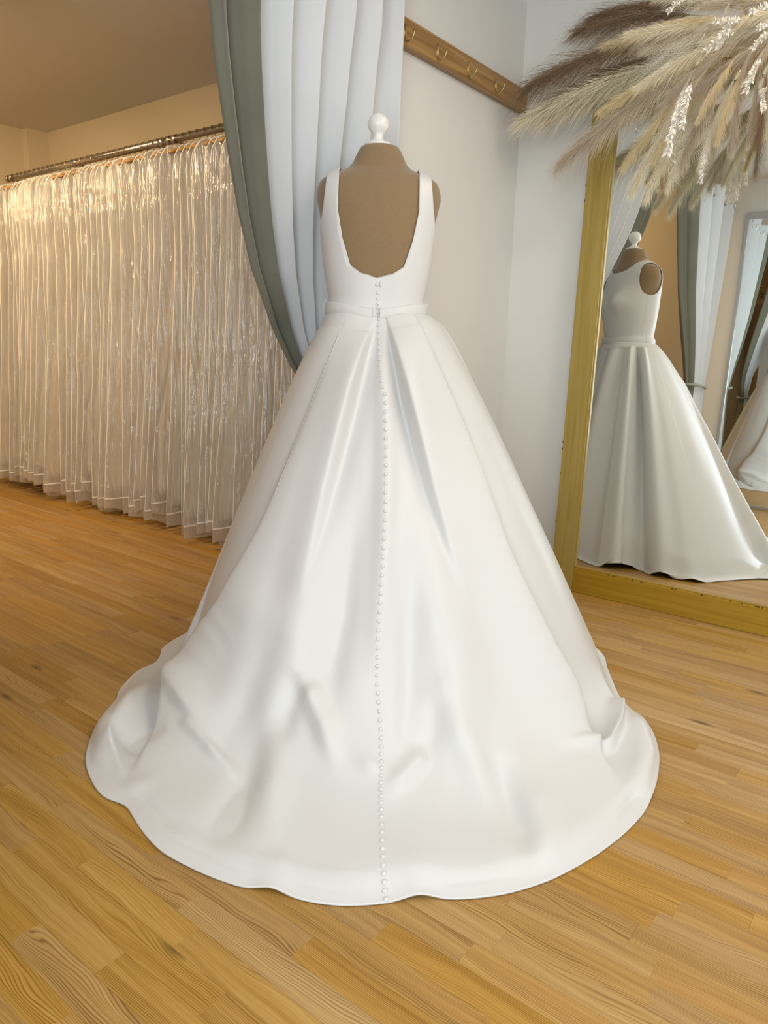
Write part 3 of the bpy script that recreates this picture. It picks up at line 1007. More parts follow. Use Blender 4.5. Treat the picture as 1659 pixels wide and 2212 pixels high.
for z in (0.30, 0.52, 0.63, 0.66, 1.72, 1.66):
    mpart('chip', (ML-0.0006, ML+0.003, -0.0228, -0.0200, z, z+0.010), M_CHIP, 0)

# second mirror with a thin silver frame on the wall behind the camera
m2 = empty('wall_mirror_panel', (-1.15, YF, 0))
tag(m2, 'tall wall mirror in a thin silver frame, seen in the gold framed mirror', 'mirror')
def m2p(name, b, m, bev=0.001):
    return box(name, b, m, m2, bev)
a, b2, zt = -0.41, 0.41, 2.30
m2p('frame_stile', (a, a+0.022, 0, 0.03, 0.0, zt), M_SILVER)
m2p('frame_stile', (b2-0.022, b2, 0, 0.03, 0.0, zt), M_SILVER)
m2p('frame_rail', (a+0.022, b2-0.022, 0, 0.03, zt-0.05, zt), M_SILVER)
m2p('frame_rail', (a+0.022, b2-0.022, 0, 0.03, 0.0, 0.022), M_SILVER)
m2p('glass', (a+0.02, b2-0.02, 0.0, 0.02, 0.02, zt-0.045), M_MIRROR, 0)

# ------------------------------------------------------------------ coat rack
rack = empty('coat_rack', (XH, 2.73, 2.08))
tag(rack, 'pine board with four brass coat hooks on the white partition', 'coat rack')
y0, y1 = 2.232, 3.19
bo = keep(box('board', (XH+0.0005, XH+0.034, y0, y1, 2.083, 2.172), M_PINE, None, 0.003), rack)
for (hx, hy) in ((876, 72), (946, 114), (1012, 150), (1072, 186)):
    p = on_plane(hx, hy, 0, XH+0.036)
    yy, zz = p[1], p[2]
    x0 = XH+0.034
    hk = keep(mesh_obj('hook', *merge([
        tube_vf([(x0+.0015, yy, zz+.026), (x0+.003, yy, zz+.018), (x0+.0025, yy, zz), (x0+.002, yy, zz-.012), (x0+.006, yy, zz-.024), (x0+.016, yy, zz-.029), (x0+.028, yy, zz-.026), (x0+.037, yy, zz-.014), (x0+.041, yy, zz-.001), (x0+.042, yy, zz+.004)],
                [.0022, .0028, .003, .003, .003, .003, .003, .003, .0036, .0030], 8),
        box_vf(x0, x0+.0016, yy-.0065, yy+.0065, zz-.018, zz+.028)]), M_BRASS), rack)
    for dz in (.020, -.010):
        s = lathe('screw', [(.0001, 0), (.0032, 0), (.0028, .0012), (.0001, .0018)], M_METAL, None, 10)
        s.parent = hk
        s.matrix_parent_inverse = hk.matrix_world.inverted()
        s.matrix_basis = Matrix.Translation((x0+.0016-rack.location.x*0, yy, zz+dz)) @ Matrix.Rotation(PI/2, 4, 'Y')
for dz in (0.022, 0.062):
    keep(mesh_obj('screw_hole', *tube_vf([(XH+.0330, 3.115, 2.083+dz), (XH+.0345, 3.115, 2.083+dz)], .0030, 8), M_BLACK), rack)

# ------------------------------------------------------------------ curtains
def interp_pts(tab, z):
    return np.interp(z, [t[0] for t in tab], [t[1] for t in tab])

def curtain(name, label, lead_tab, fix_tab, X0fn, ztop, zbot, nfold, amp_tab, sage_frac, group=None, lip=1.0, header=None):
    """lead/fix tabs: (z, y) of the leading and the wall-side edge"""
    root = empty(name, (X0fn(1.0, 1.0), float(interp_pts(fix_tab, zbot)), zbot))
    tag(root, label, 'curtain', group)
    nu, nv = 240, 120
    zz = np.linspace(ztop, zbot, nv)
    u = np.linspace(0, 1, nu)
    P = np.zeros((nv, nu, 3))
    for i, z in enumerate(zz):
        yl, yf = interp_pts(lead_tab, z), interp_pts(fix_tab, z)
        A = interp_pts(amp_tab, z)
        phs = 2*PI*nfold*(u**0.92)
        wob = 0.35*vnoise(u*9, np.full(nu, z*1.1+2))
        fold = np.sin(phs+wob*1.3)
        fold = np.sign(fold)*np.abs(fold)**0.75
        yy = yl+(yf-yl)*u + 0.30*A*np.sin(2*phs)*np.sign(yf-yl)*0.6
        xx = np.array([X0fn(a, z) for a in u]) + A*fold*(0.55+0.45*np.clip(u*6, 0, 1))
        P[i, :, 0] = xx; P[i, :, 1] = yy; P[i, :, 2] = z
    ns = int(nu*sage_frac)
    ne = int(nu*0.978)
    def sub(nm, a, b, m, dx=0.0):
        Q = P[:, a:b].copy(); Q[..., 0] += dx
        o = mesh_obj(nm, Q.reshape(-1, 3), grid_faces(nv, b-a), m)
        md = o.modifiers.new('thickness', 'SOLIDIFY'); md.thickness = 0.0025
        return keep(o, root)
    sub('velvet_border', 0, ns+1, M_SAGE)
    sub('lining', ns, ne+1, M_LINING)
    sub('lining', ne, nu, M_LINING)
    strip_ = np.stack([np.stack([P[:, -1, 0]+dx, P[:, -1, 1]+dy*np.sign(fix_tab[0][1]-lead_tab[0][1]), P[:, -1, 2]], -1) for dx, dy in ((0.004, -0.004), (0.010, 0.004), (0.006, 0.013), (-0.004, 0.015))], 1)
    eo = mesh_obj('velvet_edge', strip_.reshape(-1, 3), grid_faces(nv, 4), M_SAGE)
    md_ = eo.modifiers.new('thickness', 'SOLIDIFY'); md_.thickness = 0.0025
    keep(eo, root)
    sub('velvet_face', ns-2, ne+2, M_SAGE, -0.012)
    return root, P

lead_px = [(465, -330), (462, -150), (465, 0), (476, 120), (492, 240), (508, 350), (528, 470), (553, 580), (590, 690), (632, 785), (655, 830)]
XC = -1.80
XP = -1.68
lead = []
def XA(z):
    return float(np.interp(z, [0.9, 1.1, 1.55, 1.8, 2.05], [-1.945, -1.925, -1.80, -1.73, XP]))
for (x, y) in lead_px:
    p = on_plane(x, y, 0, XC)
    for _ in range(4):
        p = on_plane(x, y, 0, XA(p[2])+0.02)
    lead.append((p[2], p[1]))
lead = sorted(lead)
lead = [(0.02, 2.00), (0.55, 2.02), (0.84, 2.06)] + [t for t in lead if t[0] > 0.92]
fix = [(0.02, 2.26), (0.80, 2.25), (1.3, 2.235), (1.9, 2.232), (2.4, 2.238)]
def X0a(u, z):
    return XA(z) + (XP-0.03-XA(z))*float(sstep(0.66, 1.0, u))*float(sstep(1.15, 1.6, z))
curtA, PA = curtain('lined_curtain', 'sage velvet curtain with white lining drawn back behind the dress form', lead, fix, X0a, 2.41, 0.02, 6.6,
        [(0.02, .030), (0.9, .020), (1.3, .030), (1.9, .040), (2.41, .045)], 0.20)
lead2 = [(0.02, 0.30), (0.70, 0.24), (0.92, 0.22), (1.15, 0.36), (1.6, 0.68), (2.1, 0.92), (2.41, 1.02)]
fix2 = [(0.02, -0.24), (0.92, -0.18), (1.4, -0.22), (2.0, -0.30), (2.41, -0.32)]
XP = -1.68
def X0b(u, z):
    return XP
curtB, PB = curtain('lined_curtain', 'tied back white curtain with sage velvet edge and eyelets, seen in the gold framed mirror', lead2, fix2, X0b, 2.41, 0.02, 4.5,
        [(0.02, .045), (0.9, .030), (1.3, .045), (2.0, .055), (2.41, .060)], 0.25)
pole = tag(empty('curtain_pole', (XP, 0.95, 2.33)), 'steel curtain pole over the alcove opening', 'curtain pole')
keep(tube('rod', [(XP, YF+0.02, 2.33), (XP, 2.30, 2.33)], 0.014, M_METAL, None, 14), pole)
keep(lathe('end_cap', [(.0001, 0), (.02, 0), (.02, .03), (.0001, .034)], M_METAL, None, 16, (XP, YF+0.002, 2.33-0.0)), pole).location = (0, 0, 0)
for yb in (YF+0.06, 2.296):
    keep(tube('bracket', [(XP, yb, 2.33), (XP-0.03, yb, 2.33), (XH-0.0 if yb > 1 else XP-0.05, yb, 2.33)], 0.008, M_METAL, None, 8), pole)
def eyelets(P, root, n, i0):
    for k in range(n):
        j = int((k+0.5)/n*P.shape[1])
        p = Vector(P[i0, j]); a = Vector(P[i0, min(j+1, P.shape[1]-1)])-Vector(P[i0, j-1])
        nrm = Vector((a.y, -a.x, 0)).normalized()
        pts = [p + Vector((a.normalized().x*.022*math.cos(t), a.normalized().y*.022*math.cos(t), .022*math.sin(t))) for t in np.linspace(0, 2*PI, 19)[:-1]]
        keep(mesh_obj('eyelet', *tube_vf(pts, 0.005, 6, True), M_CHROME), root)
eyelets(PB, curtB, 9, 4)
eyelets(PA, curtA, 13, 4)
def rope(name, label, c, rx, ry, z):
    root = empty(name, (c[0], c[1], z)); tag(root, label, 'tie back')
    for k in range(2):
        pts = []
        for t in np.linspace(0, 2*PI, 121)[:-1]:
            tw = t*34+k*PI
            pts.append((c[0]+(rx+.006*math.cos(tw))*math.cos(t), c[1]+(ry+.006*math.cos(tw))*math.sin(t), z+.006*math.sin(tw)+0.012*math.sin(t)))
        keep(mesh_obj('strand', *tube_vf(pts, 0.007, 6, True), M_ROPE), root)
rope('tie_rope', 'twisted sage rope round the white curtain, seen in the gold framed mirror', (XP, 0.02), 0.065, 0.225, 0.95)
rope('tie_rope', 'twisted sage rope holding the curtain behind the gown', (XA(0.87), 2.155), 0.062, 0.115, 0.87)

# ------------------------------------------------------------------ the gown rail in the alcove
def rail(x0, x1, label):
    root = tag(empty('clothes_rail', ((x0+x1)/2, RAILY, RAILZ)), label, 'clothes rail', None)
    keep(tube('tube', [(x0, RAILY, RAILZ), (x1, RAILY, RAILZ)], 0.0200, M_METAL, None, 16), root)
    for x in (x0, x1):
        keep(tube('end_cap', [(x-.012, RAILY, RAILZ), (x+.012, RAILY, RAILZ)], 0.0232, M_METAL, None, 16), root)
    n = 3 if x1-x0 > 1.6 else 2
    for k in range(n):
        x = x0+0.05+(x1-x0-0.10)*k/(n-1)
        br = keep(tube('bracket', [(x, RAILY, RAILZ), (x, RAILY+0.05, RAILZ-.012), (x, YB-0.008, RAILZ-.06)], 0.008, M_METAL, None, 8), root)
        keep(tube('wall_plate', [(x, YB-0.008, RAILZ-.06), (x, YB, RAILZ-.06)], 0.028, M_METAL, None, 14), root)
        keep(tube('collar', [(x-.014, RAILY, RAILZ), (x+.014, RAILY, RAILZ)], 0.0232, M_METAL, None, 16), root)
rail(-5.55, -3.765, 'long steel rail of bagged gowns running to the alcove end wall')
rail(-3.70, -2.05, 'steel rail of bagged gowns that runs on behind the curtain')

def bag_outline(v, flare):
    """half width at drop v (0 hook .. 1 hem)"""
    tab = [(0.0, .010), (0.0295, .012), (0.031, .05), (0.036, .105), (0.045, .160), (0.060, .212), (0.085, .246), (0.125, .260), (0.30, .262), (0.6, .28+flare*.4), (1.0, .30+flare)]
    return np.interp(v, [t[0] for t in tab], [t[1] for t in tab])
def bag_meshes(seed, length):
    r = random.Random(seed)
    flare = 0.03+0.07*r.random()
    nv, nu = 84, 25
    v = np.concatenate([np.linspace(0.03, 0.14, 22), np.linspace(0.155, 1.0, nv-22)])
    covers = []
    s1, s2 = r.random()*50, r.random()*50
    for side in (1, -1):
        P = np.zeros((nv, nu, 3))
        for i, t in enumerate(v):
            w = bag_outline(t, flare)
            uu = np.sin(np.linspace(-PI/2, PI/2, nu))
            th = 0.0185*np.sqrt(np.clip(1-uu**2, 0, 1))*min(1, t*6)
            yy = uu*w
            cr = 0.012*vnoise(yy*22+s1, np.full(nu, t*9+s2+side*7)) + 0.005*vnoise(yy*60+s2, np.full(nu, t*24+s1))
            P[i, :, 0] = side*th + cr*np.sqrt(np.clip(1-uu**2, 0, 1)) + 0.010*math.sin(t*3+s1)
            P[i, :, 1] = yy + (0.030*vnoise(np.full(nu, t*2.6+s2), uu*1.0+s1)+0.012*vnoise(np.full(nu, t*9+s2), uu*1.0+s1))*min(1, t*5)
            P[i, :, 2] = -t*length
        covers.append((P.reshape(-1, 3), grid_faces(nv, nu) if side > 0 else [tuple(reversed(f)) for f in grid_faces(nv, nu)]))
        if side > 0: edge = P
    # slack plastic below the hem piping
    pts = []
    rows = []
    for k in range(7):
        t = k/6
        row = []
        for j in range(nu):
            e = edge[-1, j].copy()
            sag = 0.02+0.05*max(0, vnoise(e[1]*7+s1, s2)+0.35)
            e[2] -= sag*math.sin(t*PI)
            e[0] = edge[-1, j][0]*(1-2*t)+0.0
            row.append(e)
        rows.append(np.array(row))
    covers.append((np.concatenate(rows), grid_faces(7, nu)))
    cover = merge(covers)
    mid = lambda i, j: Vector((0.010*math.sin(v[i]*3+s1), edge[i, j][1], edge[i, j][2]))
    front = [mid(i, 0) for i in range(4, nv)]
    back = [mid(i, nu-1) for i in range(4, nv)]
    outline = list(reversed(back)) + front
    pip = [tube_vf(outline, 0.0024, 5)]
    bot = [Vector(edge[-1, j]) for j in range(nu)]
    pip.append(tube_vf(bot, 0.0024, 5))
    # zip line down one face
    zl = [Vector(edge[i, nu//3])+Vector((.002, 0, 0)) for i in range(18, nv, 2)]
    pip.append(tube_vf(zl, 0.0015, 5))
    piping = merge(pip)
    # the gown inside: bodice and pleated skirt
    nv2, nu2 = 40, 26
    G = []
    for i in range(nv2):
        t = 0.085+0.895*i/(nv2-1)
        w = bag_outline(t, flare)*(0.55 if t < 0.10 else 0.62 if t < 0.26 else 0.62+0.30*min(1, (t-0.26)/0.5))
        for j in range(nu2):
            a = 2*PI*j/nu2
            ple = 1+0.10*math.sin(a*9+s1)*min(1, max(0, (t-.25)*3))
            G.append((0.0145*math.sin(a)*ple+0.010*math.sin(t*3+s1), w*math.cos(a)*ple*0.97, -t*length))
    GF = grid_faces(nv2, nu2, True)+[tuple(range(nu2)), tuple((nv2-1)*nu2+k for k in range(nu2))]
    return cover, piping, (G, GF)
def as_mesh(name, vf, m, smooth=True):
    me = bpy.data.meshes.new(name)
    me.from_pydata([tuple(p) for p in vf[0]], [], vf[1])
    if smooth: me.polygons.foreach_set('use_smooth', [True]*len(me.polygons))
    me.materials.append(m)
    return me
M_IV = [simple('gown_ivory', (0.87, 0.81, 0.70), 0.6, sheen=0.2, var=(9, 0.08)), simple('gown_champagne', (0.82, 0.71, 0.56), 0.6, sheen=0.2, var=(9, 0.08)), simple('gown_white', (0.88, 0.82, 0.72), 0.6, sheen=0.2, var=(9, 0.06)), simple('gown_blush', (0.85, 0.74, 0.63), 0.6, sheen=0.2, var=(9, 0.08))]
VAR = []
for k in range(7):
    c, p, g = bag_meshes(100+k, 1.0)
    VAR.append((as_mesh('cover', c, M_PLASTIC), as_mesh('piping', p, M_PIPING), as_mesh('hanging_gown', g, M_IV[k % 4])))
# hanger: wire hook and curved wooden shoulders
hk_pts = [(0, 0.0225*math.cos(a), 0.0225*math.sin(a)) for a in np.linspace(-0.5, PI, 12)]
hk_pts = [(0, p[1], p[2]) for p in hk_pts][::-1]
hook_vf = tube_vf([(0, -0.0225, -0.012)]+hk_pts[:1]+hk_pts[1:]+[(0, 0.010, -0.030), (0, 0.0, -0.040), (0, 0, -0.075)], 0.0017, 6)
HOOK_ME = as_mesh('hook', hook_vf, M_METAL)
bar = [(0, yy, -0.078-0.055*(abs(yy)/0.2)**1.6) for yy in np.linspace(-0.2, 0.2, 15)]
BAR_ME = as_mesh('shoulder_bar', tube_vf(bar, [0.008]+[0.011]*13+[0.008], 8), M_HANGERWOOD)

xs = []
x = -5.47
while x < -2.16:
    if not (-3.775 < x < -3.690):
        xs.append(x)
    x += 0.059+rng.uniform(-0.003, 0.004)
n_b = len(xs)
for i, x in enumerate(xs):
    k = (i*3+rng.randrange(3)) % 7
    ln = 1.985 - 0.02*((x+5.4)/3.0)*-1 + rng.uniform(-0.05, 0.045)
    rz = 0.12*math.sin(i*0.41)+0.05*math.sin(i*1.13)+rng.uniform(-0.02, 0.02)
    yo = rng.uniform(-0.02, 0.02)
    on_long = x < -3.74
    where = 'long rail by the alcove end wall' if on_long else 'rail that runs behind the curtain'
    shade = ['ivory', 'champagne', 'white', 'blush'][k % 4]
    b = tag(empty('garment_bag', (x, RAILY, RAILZ)), 'clear garment bag of %s cloth on the %s' % (shade, where), 'garment bag', '%s garment bags on the %s' % (shade, 'long rail' if on_long else 'curtain side rail'))
    sy = rng.uniform(0.90, 1.03); ry = 0.014*math.sin(i*0.63)+rng.uniform(-0.003, 0.003)
    b.rotation_euler = (0, ry, rz)
    for nm, mesh in (('cover', VAR[k][0]), ('piping', VAR[k][1])):
        o = bpy.data.objects.new(nm, mesh); COL.objects.link(o); o.parent = b; o.scale = (1.0, sy, ln)
    g = bpy.data.objects.new('hanging_gown', VAR[k][2]); COL.objects.link(g)
    g.location = (x, RAILY, RAILZ); g.rotation_euler = (0, ry, rz); g.scale = (1, sy, ln)
    tag(g, '%s bridal gown inside a clear bag on the %s' % (shade, where), 'dress', '%s bagged gowns on the %s' % (shade, 'long rail' if on_long else 'curtain side rail'))
    hgr = tag(empty('coat_hanger', (x, RAILY, RAILZ)), 'wooden hanger with steel hook on the %s' % where, 'hanger', 'hangers on the %s' % ('long rail' if on_long else 'curtain side rail'))
    hgr.rotation_euler = (0, 0, rz)
    for nm, mesh in (('hook', HOOK_ME), ('shoulder_bar', BAR_ME)):
        o = bpy.data.objects.new(nm, mesh); COL.objects.link(o); o.parent = hgr

# ceiling spots that light the gowns
def spot(x, y, power, label, aim=(-0.50, 0.64, -0.74)):
    root = tag(empty('ceiling_spot', (x, y, ZC)), label, 'ceiling light', 'warm ceiling spots in the gown alcove')
    keep(lathe('housing', [(.045, -.06), (.048, -.055), (.048, 0)], M_CAPTRIM, None, 20, (x, y, ZC)), root)
    em, nt, b, out = new_mat('lamp_glow')
    b.inputs['Emission Color'].default_value = (1, .72, .38, 1)
    b.inputs['Emission Strength'].default_value = 8
    keep(lathe('lamp_face', [(.0001, -.0615), (.040, -.0615), (.040, -.0605), (.0001, -.0605)], em, None, 20, (x, y, ZC)), root)
    l = bpy.data.lights.new('spot_light', 'SPOT')
    l.energy = power; l.color = (1.0, 0.75, 0.45); l.spot_size = math.radians(118); l.spot_blend = 0.7; l.shadow_soft_size = 0.035
    o = bpy.data.objects.new('spot_light', l); COL.objects.link(o)
    o.location = (x+0.05*aim[0], y+0.04*aim[1], ZC-0.085)
    o.rotation_euler = Vector(aim).to_track_quat('-Z', 'Y').to_euler()
for k, x in enumerate((-4.55, -3.6, -2.65)):
    spot(x, 1.05, 84, 'small white ceiling spot shining warm light on the bagged gowns')
spot(-3.0, 0.95, 55, 'small white ceiling spot shining on the alcove wall behind the tied curtain', (-0.05, -0.88, -0.46))

# ------------------------------------------------------------------ dried flower arrangement over the mirror
M_CREAM = simple('pampas_cream', (0.88, 0.80, 0.60), 0.8)
M_STRAW = simple('pampas_straw', (0.84, 0.70, 0.43), 0.8)
M_BROWN = simple('reed_brown', (0.27, 0.175, 0.10), 0.8)
M_TAUPE = simple('reed_taupe', (0.60, 0.50, 0.38), 0.8)
M_PALE = simple('bleached_leaf', (0.86, 0.82, 0.74), 0.7)
M_FERN = simple('bleached_fern', (0.84, 0.77, 0.64), 0.7)
M_SEED = simple('dried_seed', (0.60, 0.46, 0.28), 0.8)

def strand_mesh(name, mat, seed, n, length, spread, slen, droop, width=0.0011, sweep=0.35, t0=0.12):
    """a plume along +Z, unit length `length`: stem plus fine hairs"""
    r = np.random.default_rng(seed)
    V, F = [], []
    stem = lambda t: np.array([0.0, -droop*t*t*length, t*length])
    sv, sf = tube_vf([stem(t) for t in np.linspace(0, 1, 9)], [0.0018]*7+[0.0012, 0.0006], 5)
    V += [tuple(p) for p in sv]; F += sf
    for k in range(n):
        t = t0+(1-t0)*r.random()**0.8
        p = stem(t)
        a = r.random()*2*PI
        out = np.array([math.cos(a), math.sin(a), 0])
        env = math.sin(PI*min(1, max(0.0, (t-t0)/(1-t0))*0.80+0.16))
        ln = slen*length*(0.5+0.7*r.random())*(0.35+0.65*env)
        d = out*spread*(0.5+r.random())+np.array([0, 0, 1.0])
        d /= np.linalg.norm(d)
        pts = []
        for s in (0, .35, .7, 1.0):
            q = p + d*ln*s + np.array([0, -1, 0])*sweep*ln*s*s*(0.4+0.8*r.random()) + (out*0.15*ln*s*s)
            pts.append(q)
        w = np.cross(d, [r.random()-.5, r.random()-.5, r.random()-.5]); w /= np.linalg.norm(w)+1e-9
        o = len(V)
        for s, q in zip((1, .9, .6, .12), pts):
            V.append(tuple(q-w*width*s)); V.append(tuple(q+w*width*s))
        for s in range(3):
            F.append((o+2*s, o+2*s+1, o+2*s+3, o+2*s+2))
    me = bpy.data.meshes.new(name)
    me.from_pydata(V, [], F)
    me.materials.append(mat)
    return me
def fern_mesh(name, mat, length, seed):
    V, F = [], []
    r = random.Random(seed)
    sv, sf = tube_vf([(0.03*math.sin(t*2)*length, -0.1*t*t*length, t*length) for t in np.linspace(0, 1, 9)], [.0016]*8+[.0006], 5)
    V += [tuple(p) for p in sv]; F += sf
    n = 19
    for k in range(n):
        t = 0.10+0.9*k/n
        p = np.array([0.03*math.sin(t*2)*length, -0.1*t*t*length, t*length])
        ln = 0.26*length*math.sin(PI*min(1, (1-t)*0.85+0.12))**0.8*(0.9+0.2*r.random())
        for sg in (-1, 1):
            d = np.array([sg*0.86, -0.08, 0.5]); d /= np.linalg.norm(d)
            m = 9
            for q in range(m):
                s = (q+0.6)/m
                c = p+d*ln*s+np.array([0, -0.12*ln*s*s, 0])
                pl = ln*0.115*(1-s*0.7)
                for s2 in (-1, 1):
                    e = np.cross(d, [0, 1, 0])*s2*pl+d*pl*0.6
                    wv = d*pl*0.20
                    o = len(V)
                    V += [tuple(c-wv), tuple(c+wv), tuple(c+e)]
                    F.append((o, o+1, o+2))
            o = len(V)
            wv = np.array([0, 0, 0.0009])
            V += [tuple(p-wv), tuple(p+wv), tuple(p+d*ln+np.array([0, -0.12*ln, 0]))]
            F.append((o, o+1, o+2))
    me = bpy.data.meshes.new(name); me.from_pydata(V, [], F); me.materials.append(mat); return me
def leaf_mesh(name, mat, length, seed, nl=26, lw=0.011, ll=0.030):
    V, F = [], []
    r = np.random.default_rng(seed)
    sv, sf = tube_vf([(0.02*math.sin(t*5)*length, -0.12*t*t*length, t*length) for t in np.linspace(0, 1, 9)], [.0016]*8+[.0006], 5)
    V += [tuple(p) for p in sv]; F += sf
    for k in range(nl):
        t = 0.2+0.8*k/nl
        p = np.array([0.02*math.sin(t*5)*length, -0.12*t*t*length, t*length])
        a = k*2.4+r.random()
        d = np.array([math.cos(a), math.sin(a)*0.8, 0.75+0.3*r.random()]); d /= np.linalg.norm(d)
        w = np.cross(d, r.random(3)-.5); w /= np.linalg.norm(w)+1e-9
        n = np.cross(d, w)
        L_ = ll*(0.7+0.5*r.random()); W_ = lw*(0.7+0.4*r.random())
        o = len(V)
        V += [tuple(p+d*.004), tuple(p+d*L_*.45+w*W_+n*.002), tuple(p+d*L_*.45-w*W_+n*.002), tuple(p+d*L_*.5-n*.003), tuple(p+d*L_)]
        F += [(o, o+3, o+1), (o, o+2, o+3), (o+1, o+3, o+4), (o+3, o+2, o+4)]
    me = bpy.data.meshes.new(name); me.from_pydata(V, [], F); me.materials.append(mat); return me
def seed_mesh(name, mat, length, seed, nb=70):
    V, F = [], []
    r = np.random.default_rng(seed)
    for k in range(9):
        a = k*2.4
        e = np.array([math.cos(a)*0.28, math.sin(a)*0.28, 0.8+0.25*r.random()])*length
        sv, sf = tube_vf([(0, 0, 0), tuple(e*np.array([.3, .3, .55])), tuple(e)], [.0011, .0009, .0006], 4)
        o = len(V); V += [tuple(p) for p in sv]; F += [tuple(i+o for i in q) for q in sf]
    for k in range(nb):
        a = r.random()*2*PI; rr = (r.random()**0.6)*0.30*length
        c = np.array([math.cos(a)*rr, math.sin(a)*rr, (0.62+0.45*r.random())*length])
        s = 0.0034*(0.7+0.6*r.random())
        o = len(V)
        V += [tuple(c+np.array(d)*s) for d in ((1, 0, 0), (-1, 0, 0), (0, 1, 0), (0, -1, 0), (0, 0, 1), (0, 0, -1))]
        F += [(o+a_, o+b_, o+c_) for a_, b_, c_ in ((0, 2, 4), (2, 1, 4), (1, 3, 4), (3, 0, 4), (2, 0, 5), (1, 2, 5), (3, 1, 5), (0, 3, 5))]
    me = bpy.data.meshes.new(name); me.from_pydata(V, [], F); me.materials.append(mat); return me
def tail_mesh(name, mat, seed):
    V, F = [], []
    r = np.random.default_rng(seed)
    sv, sf = tube_vf([(0, 0, 0), (0, 0, .5), (0, 0, .8)], .0012, 5)
    V += [tuple(p) for p in sv]; F += sf
    for k in range(520):
        t = r.random(); a = r.random()*2*PI
        rad = 0.05*math.sin(PI*(0.12+0.8*t))
        p = np.array([math.cos(a)*rad*.4, math.sin(a)*rad*.4, 0.72+0.24*t])
        q = np.array([math.cos(a)*rad*1.5, math.sin(a)*rad*1.5, 0.72+0.24*t+0.05])
        w = np.array([-math.sin(a), math.cos(a), 0])*.0022
        o = len(V); V += [tuple(p-w), tuple(p+w), tuple(q)]; F.append((o, o+1, o+2))
    me = bpy.data.meshes.new(name); me.from_pydata(V, [], F); me.materials.append(mat); return me

PL = {  # unit plumes, shared by the stems
 'cream': [strand_mesh('pampas_plume', M_CREAM, s, 1500, 1.0, 0.34, 0.20, 0.16, 0.0016, 0.5) for s in (1, 2)],
 'straw': [strand_mesh('pampas_plume', M_STRAW, s, 1500, 1.0, 0.30, 0.19, 0.16, 0.0016, 0.5) for s in (3, 4)],
 'brown': [strand_mesh('reed_plume', M_BROWN, s, 950, 1.0, 0.16, 0.34, 0.22, 0.0013, 0.75, 0.2) for s in (5, 6)],
 'taupe': [strand_mesh('reed_plume', M_TAUPE, s, 1000, 1.0, 0.18, 0.30, 0.20, 0.0013, 0.65, 0.15) for s in (7, 8)],
 'fern': [fern_mesh('fern_frond', M_PALE, 1.0, 9), fern_mesh('fern_frond', M_PALE, 1.0, 10)],
 'leaf': [leaf_mesh('leaf_spray', M_PALE, 1.0, s, 84, 0.027, 0.125) for s in (11, 12)],
 'seed': [seed_mesh('seed_spray', M_SEED, 1.0, s, 130) for s in (13, 14)],
 'tail': [tail_mesh('bunny_tail', M_CREAM, 15), tail_mesh('bunny_tail', M_FERN, 16)],
}
arr_c = on_plane(1640, 70, 1, 2.93)
arr = empty('dried_flower_arrangement', tuple(arr_c))
tag(arr, 'large dried arrangement of pampas, reed plumes and bleached fern above the gold framed mirror', 'dried flowers')
keep(mesh_obj('foam_base', *tube_vf([tuple(arr_c+np.array([-.16, .03, 0])), tuple(arr_c+np.array([-.08, .02, 0])), tuple(arr_c+np.array([.25, .02, 0])), tuple(arr_c+np.array([.5, .03, 0]))], [.03, .055, .055, .03], 12), M_SEED), arr)
keep(tube('hanging_wire', [tuple(arr_c+np.array([0.1, 0.03, 0])), (arr_c[0]+0.1, YM-0.03, arr_c[2]+0.10), (arr_c[0]+0.1, YM, arr_c[2]+0.12)], 0.002, M_METAL, None, 5), arr)
pr = random.Random(5)
def put(kind, base, tip, roll=0.0, scale_w=1.0):
    base = Vector(base); tip = Vector(tip)
    d = tip-base
    ln = d.length
    z = d.normalized()
    down = Vector((0, 0, -1))
    yv = -(down - z*down.dot(z))          # local -Y looks downwards so that droop follows gravity
    if yv.length < 0.05:
        yv = Vector((0, 1, 0))
    yv.normalize()
    xv = yv.cross(z)
    M = Matrix((xv, yv, z)).transposed().to_4x4() @ Matrix.Rotation(roll, 4, 'Z')
    mesh = PL[kind][pr.randrange(len(PL[kind]))]
    o = bpy.data.objects.new(mesh.name.split('.')[0], mesh)
    COL.objects.link(o)
    M.translation = base
    sx = ln*scale_w
    o.parent = arr
    o.matrix_parent_inverse = Matrix.Translation(-arr.location)
    o.matrix_basis = M @ Matrix.Diagonal((sx, sx, ln, 1))
def pxput(kind, bp, tp, yb=2.88, yt=2.92, roll=0.0, sw=1.0):
    put(kind, on_plane(bp[0], bp[1], 1, yb), on_plane(tp[0], tp[1], 1, yt), roll, sw)
# the stems that can be told apart in view
pxput('brown', (1560, 60), (1168, 92), 2.86, 2.93)
pxput('brown', (1540, 90), (1215, 140), 2.88, 2.96)
pxput('brown', (1560, 40), (1285, -10), 2.86, 2.93)
pxput('brown', (1600, 20), (1320, -40), 2.86, 2.95)
pxput('cream', (1560, 100), (1128, 205), 2.88, 2.95, 0, 0.85)
pxput('cream', (1540, 110), (1180, 215), 2.90, 2.98, 0, 0.8)
pxput('straw', (1580, 60), (1325, 52), 2.84, 2.88, 0, 1.0)
pxput('straw', (1580, 90), (1270, 150), 2.88, 2.96, 0, 0.9)
pxput('taupe', (1540, 120), (1208, 285), 2.86, 2.90)
pxput('cream', (1540, 130), (1250, 270), 2.86, 2.92)
pxput('straw', (1560, 110), (1300, 200), 2.84, 2.86)
pxput('straw', (1560, 120), (1335, 330), 2.88, 2.95, 0, 0.9)
pxput('cream', (1540, 130), (1345, 395), 2.86, 2.94, 0, 0.8)
pxput('cream', (1560, 140), (1375, 410), 2.88, 2.94, 0, 0.8)
pxput('straw', (1560, 140), (1395, 330), 2.86, 2.90, 0, 0.9)
